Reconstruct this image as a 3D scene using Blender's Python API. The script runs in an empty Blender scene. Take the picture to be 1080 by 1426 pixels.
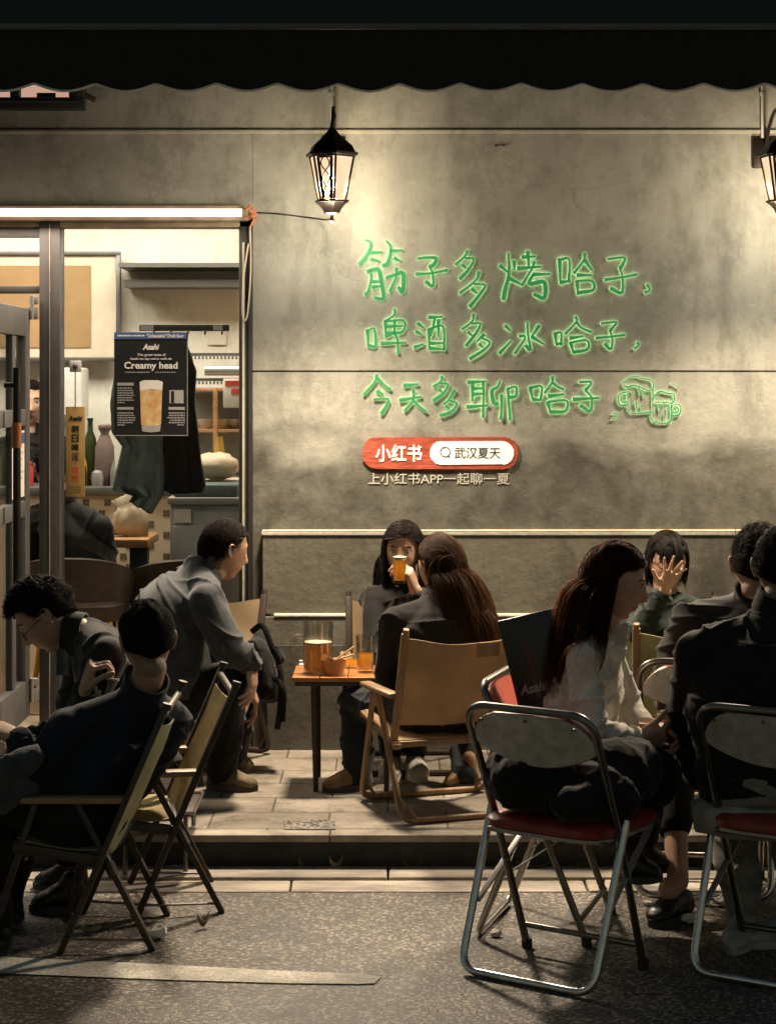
import bpy, bmesh, math, random
import numpy as np
from mathutils import Vector, Matrix, Euler
C = bpy.context.scene
COL = C.collection
R = math.radians
random.seed(7); RNG = np.random.default_rng(7)

# light levels
EXPO, WORLD_STR = 0.0, .125
LAN_P, LAN_F, LAN_S = 130.0, 11.0, 420.0            # lantern: bulb through the panes / added point under the foot / added spot for the street
TUBE_E, TUBE_P, ROOM_P, PANEL_E = 2.2, 26.0, 78.0, 1.15
GREEN_E, HALO_E = .38, 6.5

# ---------------------------------------------------------------- camera, sky, exposure
D, F, HC, YH = 8.5, 2762.0, 1.554, 535.0          # distance to facade, focal length (photo px), eye height, horizon row
def S(Y): return F/(Y+D)
def P(px, py, Y):                                   # photo pixel + chosen depth -> metres
    s = S(Y); return Vector(((px-540)/s, Y, HC-(py-YH)/s))
cam = bpy.data.cameras.new('camera'); camo = bpy.data.objects.new('camera', cam); COL.objects.link(camo)
camo.location = (0, -D, HC); camo.rotation_euler = (R(90), 0, 0)
cam.sensor_fit = 'VERTICAL'; cam.sensor_height = 36; cam.lens = F/1426*36
cam.shift_y = -(713-YH)/1426; cam.clip_end = 300; cam.clip_start = .05
cam.dof.use_dof = True; cam.dof.focus_distance = 6.8; cam.dof.aperture_fstop = 13
C.camera = camo
w = bpy.data.worlds.new('World'); C.world = w; w.use_nodes = True
nt = w.node_tree; bg = nt.nodes['Background']
sky = nt.nodes.new('ShaderNodeTexSky'); sky.sky_type = 'NISHITA'; sky.sun_disc = False
sky.sun_elevation = R(2); sky.sun_rotation = R(10)
nt.links.new(sky.outputs[0], bg.inputs[0]); bg.inputs[1].default_value = WORLD_STR
C.view_settings.view_transform = 'Standard'; C.view_settings.look = 'None'
C.view_settings.gamma = 1; C.view_settings.exposure = EXPO
C.cycles.use_denoising = True
try: C.cycles.denoiser = 'OPENIMAGEDENOISE'
except Exception: pass
C.cycles.max_bounces = 8; C.cycles.transparent_max_bounces = 24; C.cycles.sample_clamp_indirect = 4
C.cycles.caustics_reflective = False; C.cycles.caustics_refractive = False

# ---------------------------------------------------------------- materials
M = {}
def pm(name, col, rough=.6, metal=0., var=.12, scale=14., bump=0., bscale=60., spec=.5, sheen=0., sss=0., emit=None, estr=0., trans=0., stretch=(1,1,1), detail=5, col2=None, lo=.35, hi=.7):
    m = bpy.data.materials.new(name); m.use_nodes = True; n = m.node_tree.nodes; l = m.node_tree.links
    b = n['Principled BSDF']; b.inputs['Roughness'].default_value = rough; b.inputs['Metallic'].default_value = metal
    b.inputs['Specular IOR Level'].default_value = spec
    if sheen: b.inputs['Sheen Weight'].default_value = sheen; b.inputs['Sheen Roughness'].default_value = .4
    if sss:
        b.inputs['Subsurface Weight'].default_value = sss; b.inputs['Subsurface Radius'].default_value = (.012,.005,.003)
    if trans: b.inputs['Transmission Weight'].default_value = trans
    tc = n.new('ShaderNodeTexCoord'); mp = n.new('ShaderNodeMapping'); mp.inputs['Scale'].default_value = stretch
    l.new(tc.outputs['Object'], mp.inputs[0])
    nz = n.new('ShaderNodeTexNoise'); nz.inputs['Scale'].default_value = scale; nz.inputs['Detail'].default_value = detail
    l.new(mp.outputs[0], nz.inputs['Vector'])
    rp = n.new('ShaderNodeValToRGB'); rp.color_ramp.elements[0].position = lo; rp.color_ramp.elements[1].position = hi
    c1 = [max(0, c*(1-var)) for c in col]; c2 = list(col2) if col2 else [min(1, c*(1+var)) for c in col]
    rp.color_ramp.elements[0].color = (*c1, 1); rp.color_ramp.elements[1].color = (*c2, 1)
    l.new(nz.outputs[0], rp.inputs[0]); l.new(rp.outputs[0], b.inputs['Base Color'])
    if bump:
        bz = n.new('ShaderNodeTexNoise'); bz.inputs['Scale'].default_value = bscale; bz.inputs['Detail'].default_value = 4
        l.new(mp.outputs[0], bz.inputs['Vector'])
        bp = n.new('ShaderNodeBump'); bp.inputs['Strength'].default_value = bump; bp.inputs['Distance'].default_value = .01
        l.new(bz.outputs[0], bp.inputs['Height']); l.new(bp.outputs[0], b.inputs['Normal'])
    if emit is not None:
        b.inputs['Emission Color'].default_value = (*emit, 1); b.inputs['Emission Strength'].default_value = estr
    M[name] = m; return m

def translucent(name, col, amount=.5, rough=.6, var=.1, scale=20, gloss=0.1):
    m = pm(name, col, rough, var=var, scale=scale); n = m.node_tree.nodes; l = m.node_tree.links
    b = n['Principled BSDF']; t = n.new('ShaderNodeBsdfTranslucent'); mx = n.new('ShaderNodeMixShader'); mx.inputs[0].default_value = amount
    for lk in list(b.inputs['Base Color'].links): l.new(lk.from_socket, t.inputs['Color'])
    l.new(b.outputs[0], mx.inputs[1]); l.new(t.outputs[0], mx.inputs[2]); l.new(mx.outputs[0], n['Material Output'].inputs[0])
    return m

def glass(name, tint=(1,1,1), amt=.9, rough=.05):      # thin clear glass: mostly see-through, with a real glossy reflection
    m = bpy.data.materials.new(name); m.use_nodes = True; n = m.node_tree.nodes; l = m.node_tree.links
    n.remove(n['Principled BSDF']); t = n.new('ShaderNodeBsdfTransparent'); t.inputs[0].default_value = (*tint, 1)
    g = n.new('ShaderNodeBsdfGlossy'); g.inputs['Roughness'].default_value = rough
    fr = n.new('ShaderNodeFresnel'); fr.inputs[0].default_value = 1.45
    mt = n.new('ShaderNodeMath'); mt.operation = 'MULTIPLY_ADD'; mt.inputs[1].default_value = .4; mt.inputs[2].default_value = 1-amt-.04 if amt < .96 else 0
    l.new(fr.outputs[0], mt.inputs[0])
    mx = n.new('ShaderNodeMixShader'); l.new(mt.outputs[0], mx.inputs[0]); l.new(t.outputs[0], mx.inputs[1]); l.new(g.outputs[0], mx.inputs[2])
    l.new(mx.outputs[0], n['Material Output'].inputs[0]); M[name] = m; return m

def nodes_of(m): return m.node_tree.nodes, m.node_tree.links
def mixc(n, l, fac, a, b, typ='MIX'):
    x = n.new('ShaderNodeMix'); x.data_type = 'RGBA'; x.blend_type = typ
    for k, v in ((0, fac), (6, a), (7, b)):
        if hasattr(v, 'is_output') or hasattr(v, 'links'): l.new(v, x.inputs[k])
        elif isinstance(v, (int, float)): x.inputs[k].default_value = v
        else: x.inputs[k].default_value = (*v, 1)
    return x.outputs[2]
def noise(n, l, vec, scale, detail=6, rough=.6, lo=.4, hi=.6):
    z = n.new('ShaderNodeTexNoise'); z.inputs['Scale'].default_value = scale; z.inputs['Detail'].default_value = detail; z.inputs['Roughness'].default_value = rough
    l.new(vec, z.inputs['Vector']); r = n.new('ShaderNodeMapRange'); r.inputs[1].default_value = lo; r.inputs[2].default_value = hi
    l.new(z.outputs[0], r.inputs[0]); return r.outputs[0]
def objvec(n, l, scale=(1,1,1), loc=(0,0,0)):
    tc = n.new('ShaderNodeTexCoord'); mp = n.new('ShaderNodeMapping'); mp.inputs['Scale'].default_value = scale; mp.inputs['Location'].default_value = loc
    l.new(tc.outputs['Object'], mp.inputs[0]); return mp.outputs[0]

def plaster(name, base, dark, light, dirt=.5, rise=None):
    m = pm(name, base, .85, bump=0); n, l = nodes_of(m); b = n['Principled BSDF']
    v = objvec(n, l); vs = objvec(n, l, (1, 1, .35))
    c = mixc(n, l, noise(n, l, v, 1.6, 6, .6, .36, .66), dark, light)
    c = mixc(n, l, noise(n, l, v, 9, 8, .7, .42, .68), c, base)
    f4 = noise(n, l, objvec(n, l, (1.3,1,1), (3,1,7)), 5.5, 10, .72, .50, .60); m4 = n.new('ShaderNodeMath'); m4.operation = 'MULTIPLY'; m4.inputs[1].default_value = .38; l.new(f4, m4.inputs[0])
    c = mixc(n, l, m4.outputs[0], c, [x*.72 for x in dark])
    f5 = noise(n, l, objvec(n, l, (1,1,1.4), (9,2,3)), 15, 8, .7, .56, .66); m7 = n.new('ShaderNodeMath'); m7.operation = 'MULTIPLY'; m7.inputs[1].default_value = .45; l.new(f5, m7.inputs[0])
    c = mixc(n, l, m7.outputs[0], c, light)
    nz_ = n.new('ShaderNodeTexNoise'); nz_.inputs['Scale'].default_value = 4; nz_.inputs['Detail'].default_value = 6; l.new(v, nz_.inputs['Vector'])
    wv = n.new('ShaderNodeMix'); wv.data_type = 'VECTOR'; wv.inputs[0].default_value = .16; l.new(v, wv.inputs[4]); l.new(nz_.outputs['Color'], wv.inputs[5])
    vo = n.new('ShaderNodeTexVoronoi'); vo.feature = 'DISTANCE_TO_EDGE'; vo.inputs['Scale'].default_value = 1.5; l.new(wv.outputs[1], vo.inputs['Vector'])
    cr = n.new('ShaderNodeMapRange'); cr.inputs[1].default_value = .0045; cr.inputs[2].default_value = .0; l.new(vo.outputs['Distance'], cr.inputs[0])
    cm = n.new('ShaderNodeMath'); cm.operation = 'MULTIPLY'; l.new(cr.outputs[0], cm.inputs[0]); l.new(noise(n, l, objvec(n, l, (1,1,1), (5,5,1)), 1.7, 3, .5, .55, .62), cm.inputs[1])
    cm2 = n.new('ShaderNodeMath'); cm2.operation = 'MULTIPLY'; cm2.inputs[1].default_value = .22; l.new(cm.outputs[0], cm2.inputs[0]); c = mixc(n, l, cm2.outputs[0], c, [x*.3 for x in dark])
    f = noise(n, l, vs, 2.3, 9, .65, .53, .66); mm = n.new('ShaderNodeMath'); mm.operation = 'MULTIPLY'; mm.inputs[1].default_value = dirt; l.new(f, mm.inputs[0])
    c = mixc(n, l, mm.outputs[0], c, [x*.42 for x in dark])
    vd = objvec(n, l, (6, 6, .7)); f2 = noise(n, l, vd, 3.5, 5, .6, .56, .75); m3 = n.new('ShaderNodeMath'); m3.operation = 'MULTIPLY'; m3.inputs[1].default_value = .28; l.new(f2, m3.inputs[0])
    c = mixc(n, l, m3.outputs[0], c, [x*.6 for x in dark])
    sp = noise(n, l, v, 70, 3, .5, .66, .74); m2 = n.new('ShaderNodeMath'); m2.operation = 'MULTIPLY'; m2.inputs[1].default_value = .35; l.new(sp, m2.inputs[0])
    c = mixc(n, l, m2.outputs[0], c, [x*.5 for x in base])
    if rise:                                                   # grime creeping up from the ledge, with a blotchy edge of its own
        sx = n.new('ShaderNodeSeparateXYZ'); l.new(v, sx.inputs[0])
        z1 = n.new('ShaderNodeTexNoise'); z1.inputs['Scale'].default_value = 2.1; z1.inputs['Detail'].default_value = 6; l.new(objvec(n, l, (.8,.8,1.6)), z1.inputs['Vector'])
        ma = n.new('ShaderNodeMath'); ma.operation = 'MULTIPLY_ADD'; ma.inputs[1].default_value = -.95; l.new(z1.outputs[0], ma.inputs[0]); l.new(sx.outputs[2], ma.inputs[2])
        mr = n.new('ShaderNodeMapRange'); mr.inputs[1].default_value = rise+.10; mr.inputs[2].default_value = rise-.06; mr.clamp = True; l.new(ma.outputs[0], mr.inputs[0])
        bl = noise(n, l, v, 7, 7, .65, .35, .62); m5 = n.new('ShaderNodeMath'); m5.operation = 'MULTIPLY'; l.new(mr.outputs[0], m5.inputs[0])
        m6 = n.new('ShaderNodeMath'); m6.operation = 'MULTIPLY_ADD'; m6.inputs[1].default_value = .35; m6.inputs[2].default_value = .62; l.new(bl, m6.inputs[0]); l.new(m6.outputs[0], m5.inputs[1])
        c = mixc(n, l, m5.outputs[0], c, (.07,.066,.05))
    l.new(c, b.inputs['Base Color'])
    bz = n.new('ShaderNodeTexNoise'); bz.inputs['Scale'].default_value = 26; bz.inputs['Detail'].default_value = 9; bz.inputs['Roughness'].default_value = .65; l.new(v, bz.inputs['Vector'])
    bp = n.new('ShaderNodeBump'); bp.inputs['Strength'].default_value = .38; bp.inputs['Distance'].default_value = .010
    l.new(bz.outputs[0], bp.inputs['Height']); l.new(bp.outputs[0], b.inputs['Normal'])
    return m
plaster('wall_plaster', (.345,.34,.285), (.225,.222,.185), (.44,.43,.365), .62, .80)
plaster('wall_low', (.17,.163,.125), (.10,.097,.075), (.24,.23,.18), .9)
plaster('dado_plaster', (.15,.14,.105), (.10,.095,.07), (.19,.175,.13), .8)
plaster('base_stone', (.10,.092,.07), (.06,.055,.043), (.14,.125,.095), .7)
plaster('ledge_plaster', (.46,.43,.34), (.34,.32,.25), (.55,.52,.42), .5)
plaster('room_wall', (.76,.73,.65), (.7,.66,.58), (.8,.77,.69), .06)

def asphalt():
    m = pm('asphalt', (.1,.1,.1), .62); n, l = nodes_of(m); b = n['Principled BSDF']; v = objvec(n, l)
    vo = n.new('ShaderNodeTexVoronoi'); vo.inputs['Scale'].default_value = 125; l.new(v, vo.inputs['Vector'])
    r = n.new('ShaderNodeValToRGB'); e = r.color_ramp.elements; e[0].position = .05; e[0].color = (.035,.031,.026,1); e[1].position = .95; e[1].color = (.52,.435,.335,1)
    k = e.new(.5); k.color = (.085,.073,.058,1); k2 = e.new(.75); k2.color = (.19,.16,.125,1)
    sx = n.new('ShaderNodeSeparateColor'); l.new(vo.outputs['Color'], sx.inputs[0]); l.new(sx.outputs[0], r.inputs[0])
    c = mixc(n, l, noise(n, l, v, 260, 3, .6, .35, .65), r.outputs[0], (.08,.075,.068), 'MIX')
    c = mixc(n, l, .35, r.outputs[0], c)
    big = noise(n, l, v, 1.3, 5, .6, .38, .62); c = mixc(n, l, big, mixc(n, l, 1, c, (.45,.44,.43), 'MULTIPLY'), c)
    st = noise(n, l, objvec(n, l, (1,1.6,1), (2,4,0)), 3.2, 8, .7, .56, .66); c = mixc(n, l, st, c, mixc(n, l, 1, c, (.5,.5,.5), 'MULTIPLY'))
    l.new(c, b.inputs['Base Color'])
    bp = n.new('ShaderNodeBump'); bp.inputs['Strength'].default_value = .28; bp.inputs['Distance'].default_value = .004
    l.new(vo.outputs['Distance'], bp.inputs['Height']); bp.invert = True; l.new(bp.outputs[0], b.inputs['Normal'])
    return m
asphalt()
def slabs():
    m = pm('paving', (.4,.35,.28), .75); n, l = nodes_of(m); b = n['Principled BSDF']; v = objvec(n, l)
    br = n.new('ShaderNodeTexBrick'); br.offset = .5; br.inputs['Scale'].default_value = 1; br.inputs['Brick Width'].default_value = .42; br.inputs['Row Height'].default_value = .26
    br.inputs['Mortar Size'].default_value = .004; br.inputs['Color1'].default_value = (.29,.25,.20,1); br.inputs['Color2'].default_value = (.37,.32,.26,1); br.inputs['Mortar'].default_value = (.10,.09,.07,1)
    l.new(v, br.inputs['Vector'])
    c = mixc(n, l, noise(n, l, v, 2.5, 7, .65, .42, .62), br.outputs[0], mixc(n, l, 1, br.outputs[0], (.55,.54,.52), 'MULTIPLY'))
    c = mixc(n, l, noise(n, l, v, 60, 4, .6, .5, .8), c, mixc(n, l, 1, c, (.6,.6,.6), 'MULTIPLY'))
    c = mixc(n, l, noise(n, l, objvec(n, l, (1,1,1), (3,8,0)), 6, 9, .75, .52, .62), c, mixc(n, l, 1, c, (.55,.54,.52), 'MULTIPLY'))
    l.new(c, b.inputs['Base Color'])
    bp = n.new('ShaderNodeBump'); bp.inputs['Strength'].default_value = .6; bp.inputs['Distance'].default_value = .006; bp.invert = True
    l.new(br.outputs['Fac'], bp.inputs['Height'])
    bz = n.new('ShaderNodeTexNoise'); bz.inputs['Scale'].default_value = 60; bz.inputs['Detail'].default_value = 5; l.new(v, bz.inputs['Vector'])
    b2 = n.new('ShaderNodeBump'); b2.inputs['Strength'].default_value = .3; b2.inputs['Distance'].default_value = .005
    l.new(bz.outputs[0], b2.inputs['Height']); l.new(bp.outputs[0], b2.inputs['Normal']); l.new(b2.outputs[0], b.inputs['Normal'])
slabs()
def road_paint():
    m = pm('road_paint', (.6,.58,.5), .7); n, l = nodes_of(m); b = n['Principled BSDF']; v = objvec(n, l)
    c = mixc(n, l, noise(n, l, v, 130, 3, .6, .45, .62), (.80,.74,.62), (.48,.44,.36))
    c = mixc(n, l, noise(n, l, v, 4, 6, .6, .42, .62), c, mixc(n, l, 1, c, (.5,.5,.5), 'MULTIPLY'))
    l.new(c, b.inputs['Base Color'])
def worn(m):
    n, l = nodes_of(m); v = objvec(n, l); t = n.new('ShaderNodeBsdfTransparent'); x = n.new('ShaderNodeMixShader'); mu = n.new('ShaderNodeMath'); mu.operation = 'MULTIPLY_ADD'; mu.inputs[1].default_value = .16; mu.use_clamp = True
    l.new(noise(n, l, v, 120, 3, .6, .46, .58), mu.inputs[0]); l.new(noise(n, l, v, 5, 8, .7, .60, .74), mu.inputs[2]); l.new(mu.outputs[0], x.inputs[0]); l.new(n['Principled BSDF'].outputs[0], x.inputs[1]); l.new(t.outputs[0], x.inputs[2]); l.new(x.outputs[0], n['Material Output'].inputs[0])
road_paint(); worn(M['road_paint'])
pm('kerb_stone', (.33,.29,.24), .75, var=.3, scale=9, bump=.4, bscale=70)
pm('kerb_face_shade', (.035,.033,.030), .9, var=.3, scale=14, bump=.5, bscale=80)  # shade on the kerb front, put into a near-black colour
pm('gutter_stone', (.36,.315,.26), .75, var=.35, scale=5, bump=.4, bscale=60, stretch=(1,3,1))
pm('grate_stone', (.18,.165,.14), .8, var=.75, scale=70, bump=.9, bscale=70, lo=.42, hi=.58)
pm('sheet_metal_dark', (.085,.083,.078), .5, .0, var=.15, scale=9, bump=.05)
pm('frame_grey', (.055,.052,.047), .55, 0, var=.18, scale=8, bump=.12, bscale=40)
pm('door_grey', (.085,.084,.077), .5, 0, var=.16, scale=8, bump=.1, bscale=40)
pm('frame_black', (.018,.018,.016), .6, 0, var=.2)
pm('awning_fabric', (.012,.012,.0115), .85, var=.25, scale=30, bump=.3, bscale=300)
pm('awning_piping', (.7,.68,.62), .7)
pm('awning_bar', (.10,.10,.098), .5, var=.1)
pm('black_metal', (.022,.018,.014), .45, .7, var=.3, scale=30)
pm('bronze', (.05,.034,.022), .42, .85, var=.3, scale=25)
pm('chrome', (.62,.61,.58), .24, 1., var=.15, scale=30)
pm('dark_chrome', (.2,.19,.17), .33, 1., var=.2, scale=30)
pm('chair_back_grey', (.44,.44,.415), .5, .1, var=.22, scale=26, bump=.12, bscale=90, detail=9)
pm('red_vinyl', (.24,.028,.018), .42, var=.2, scale=16, bump=.12, bscale=45)
pm('pink_vinyl', (.80,.17,.12), .36, var=.1, scale=10, bump=.08, bscale=35)
pm('black_rubber', (.015,.014,.013), .7)
pm('wood_light', (.42,.22,.09), .42, var=.3, scale=7, stretch=(1,1,9), bump=.1)
pm('wood_dark', (.036,.023,.014), .5, var=.35, scale=8, stretch=(1,1,8), bump=.1)
pm('wood_arm', (.27,.165,.08), .45, var=.25, scale=8, stretch=(8,1,1))
pm('table_wood', (.38,.155,.05), .3, var=.3, scale=9, stretch=(1,8,1), bump=.08)
translucent('canvas_green', (.29,.29,.145), .3, .85, .18, 9)
translucent('canvas_yellow', (.62,.52,.28), .3, .85, .18, 9)
translucent('canvas_tan', (.38,.265,.15), .25, .85, .15, 8)
translucent('canvas_beige', (.48,.36,.22), .3, .85, .12, 8)
pm('skin', (.40,.255,.175), .5, var=.10, scale=30, sss=.15, bump=.05, bscale=200)
pm('skin_warm', (.50,.305,.205), .48, var=.10, scale=30, sss=.15, bump=.05, bscale=200)
pm('skin_shaved', (.25,.165,.118), .6, var=.25, scale=220, bump=.3, bscale=500)
pm('lip', (.34,.10,.075), .4, var=.1)
pm('eye_white', (.6,.56,.5), .2); pm('eye_dark', (.015,.01,.008), .15)
def hairmat(name, col, tcol, amt, rough=.62):
    m = translucent(name, col, amt, rough, .3, 40); n, l = nodes_of(m); n['Principled BSDF'].inputs['Specular IOR Level'].default_value = .22
    for t in n:
        if t.type == 'BSDF_TRANSLUCENT':
            for lk in list(t.inputs['Color'].links): l.remove(lk)
            t.inputs['Color'].default_value = (*tcol, 1)
hairmat('hair_black', (.014,.011,.009), (.06,.035,.02), .2)
hairmat('hair_dark', (.017,.011,.008), (.09,.045,.02), .2)
hairmat('hair_brown', (.05,.029,.016), (.50,.29,.13), .45)
pm('hair_base', (.010,.0075,.006), .95, var=.6, scale=160, bump=1.0, bscale=260, spec=.06)
hairmat('hair_longdark', (.020,.013,.009), (.68,.37,.14), .48)
for nm, c, sh in (('cloth_black', (.010,.0097,.009), .12), ('cloth_charcoal', (.021,.020,.018), .18), ('cloth_navy', (.012,.015,.024), .14), ('cloth_slate', (.050,.054,.058), .22),
                  ('cloth_cream', (.74,.67,.56), .3), ('cloth_grey', (.22,.21,.19), .2), ('cloth_denim', (.018,.021,.024), .15), ('cloth_white', (.5,.47,.42), .2), ('cloth_tee', (.36,.34,.3), .2),
                  ('cloth_teal', (.10,.125,.12), .1), ('cloth_dgreen', (.02,.028,.024), .12), ('cloth_olive', (.05,.042,.025), .2)):
    pm(nm, c, .88, var=.22, scale=22, bump=.25, bscale=240, sheen=sh, spec=.25)
pm('suede_tan', (.26,.16,.075), .85, var=.25, scale=30, bump=.3, bscale=150)
pm('suede_olive', (.17,.13,.07), .85, var=.25, scale=30, bump=.3, bscale=150)
pm('leather_black', (.012,.011,.010), .4, var=.2)
pm('shoe_white', (.55,.52,.46), .6, var=.1, scale=30, bump=.2, bscale=60)
pm('shoe_grey', (.30,.30,.30), .6, var=.2, scale=30, bump=.2, bscale=60)
pm('sole_dark', (.05,.045,.038), .7)
pm('glasses_frame', (.02,.017,.015), .3)
pm('paper_white', (.65,.6,.52), .8, var=.08); pm('paper_tissue', (.75,.68,.58), .9, var=.15, scale=30)
pm('leaf_dry', (.30,.22,.12), .8, var=.35, scale=20); pm('leaf_green', (.10,.11,.035), .7, var=.3, scale=20)
pm('bowl_kraft', (.45,.24,.12), .6, var=.1); pm('chopstick', (.55,.37,.19), .6, var=.1)
pm('beer', (.80,.40,.06), .15, var=.15, scale=20, emit=(.9,.3,.03), estr=0.0)
def beer_mat():
    m = M['beer']; n, l = nodes_of(m); b = n['Principled BSDF']
    t = n.new('ShaderNodeBsdfTransparent'); t.inputs[0].default_value = (1.,.62,.16,1)
    tl = n.new('ShaderNodeBsdfTranslucent'); tl.inputs[0].default_value = (1.,.66,.20,1)
    m1 = n.new('ShaderNodeMixShader'); m1.inputs[0].default_value = .85; m2 = n.new('ShaderNodeMixShader'); m2.inputs[0].default_value = .15
    l.new(b.outputs[0], m1.inputs[1]); l.new(tl.outputs[0], m1.inputs[2]); l.new(m1.outputs[0], m2.inputs[1]); l.new(t.outputs[0], m2.inputs[2]); l.new(m2.outputs[0], n['Material Output'].inputs[0])
beer_mat()
pm('foam', (.75,.62,.48), .9, var=.1, scale=60, bump=.4, bscale=120)
glass('clear_glass', (.96,.97,.96), .97, .03); glass('mug_glass', (.93,.93,.89), .84, .10)
glass('window_glass', (.93,.95,.94), .985, .02)
pm('print_black', (.012,.012,.013), .35, var=.1); pm('print_blue', (.06,.10,.22), .4); pm('print_white', (.75,.72,.66), .5, var=.05); pm('print_cream', (.75,.66,.5), .5, var=.05)
pm('print_darkred', (.10,.03,.022), .4, var=.4, scale=30); pm('print_grey', (.35,.34,.33), .5, var=.05); pm('print_orange', (.72,.36,.12), .5, var=.2, scale=25, col2=(.66,.56,.30)); pm('print_red', (.55,.06,.04), .5)
pm('plaque_gold', (.38,.24,.075), .5, var=.15, scale=12)
pm('art_paper', (.30,.19,.085), .8, var=.12, scale=5, bump=.1); pm('art_mat', (.56,.48,.38), .8, var=.06)
pm('tile_cream', (.66,.54,.38), .5, var=.06); pm('tile_print', (.14,.11,.07), .5)
pm('steel', (.42,.41,.39), .35, .6, var=.12, scale=5, stretch=(1,1,.3)); pm('steel_dark', (.14,.135,.125), .4, .5, var=.1)
pm('leather_brown', (.075,.048,.034), .42, var=.2, scale=20, bump=.15); pm('wood_yellow', (.62,.36,.09), .5, var=.15)
pm('bag_white', (.50,.40,.28), .6, var=.1, bump=.3, bscale=25); pm('bottle_green', (.035,.05,.015), .12, var=.2); pm('bottle_amber', (.5,.3,.06), .2, var=.15); pm('cloth_mauve', (.17,.12,.105), .9, var=.2, bump=.3)
pm('copper', (.42,.16,.07), .35, .7, var=.15); pm('plastic_white', (.6,.58,.54), .4); pm('cable_pale', (.5,.42,.32), .6); pm('cable_orange', (.6,.2,.08), .5)
pm('wood_floor', (.2,.13,.075), .5, var=.3, scale=6, stretch=(1,7,1)); pm('threshold', (.33,.25,.17), .6, var=.25, scale=10, bump=.2)
pm('sign_green', (.03,.22,.08), .5, var=.10, scale=18, emit=(.04,.36,.11), estr=GREEN_E)
pm('sign_halo', (.42,.50,.32), .6, emit=(.55,.75,.38), estr=HALO_E)
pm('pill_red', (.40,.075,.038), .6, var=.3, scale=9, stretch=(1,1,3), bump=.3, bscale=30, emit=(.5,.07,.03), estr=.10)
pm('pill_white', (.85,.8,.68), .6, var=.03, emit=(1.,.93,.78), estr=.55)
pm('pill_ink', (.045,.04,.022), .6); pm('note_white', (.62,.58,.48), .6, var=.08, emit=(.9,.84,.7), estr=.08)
pm('tube_lit', (.9,.8,.75), .5, emit=(1.,.80,.68), estr=TUBE_E)
pm('lit_pane', (.6,.4,.3), .6, emit=(1.,.62,.45), estr=.55)
def lamp_panel():
    m = bpy.data.materials.new('lamp_panel'); m.use_nodes = True; n, l = nodes_of(m); n.remove(n['Principled BSDF'])
    t = n.new('ShaderNodeBsdfTransparent'); t.inputs[0].default_value = (1.,.86,.68,1); e = n.new('ShaderNodeEmission'); v = objvec(n, l)
    c = mixc(n, l, noise(n, l, v, 14, 4, .6, .35, .7), (1.,.64,.38), (1.,.76,.52)); l.new(c, e.inputs[0]); e.inputs[1].default_value = PANEL_E
    x = n.new('ShaderNodeMixShader'); x.inputs[0].default_value = .86; l.new(t.outputs[0], x.inputs[1]); l.new(e.outputs[0], x.inputs[2]); l.new(x.outputs[0], n['Material Output'].inputs[0]); M['lamp_panel'] = m
lamp_panel()

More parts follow.
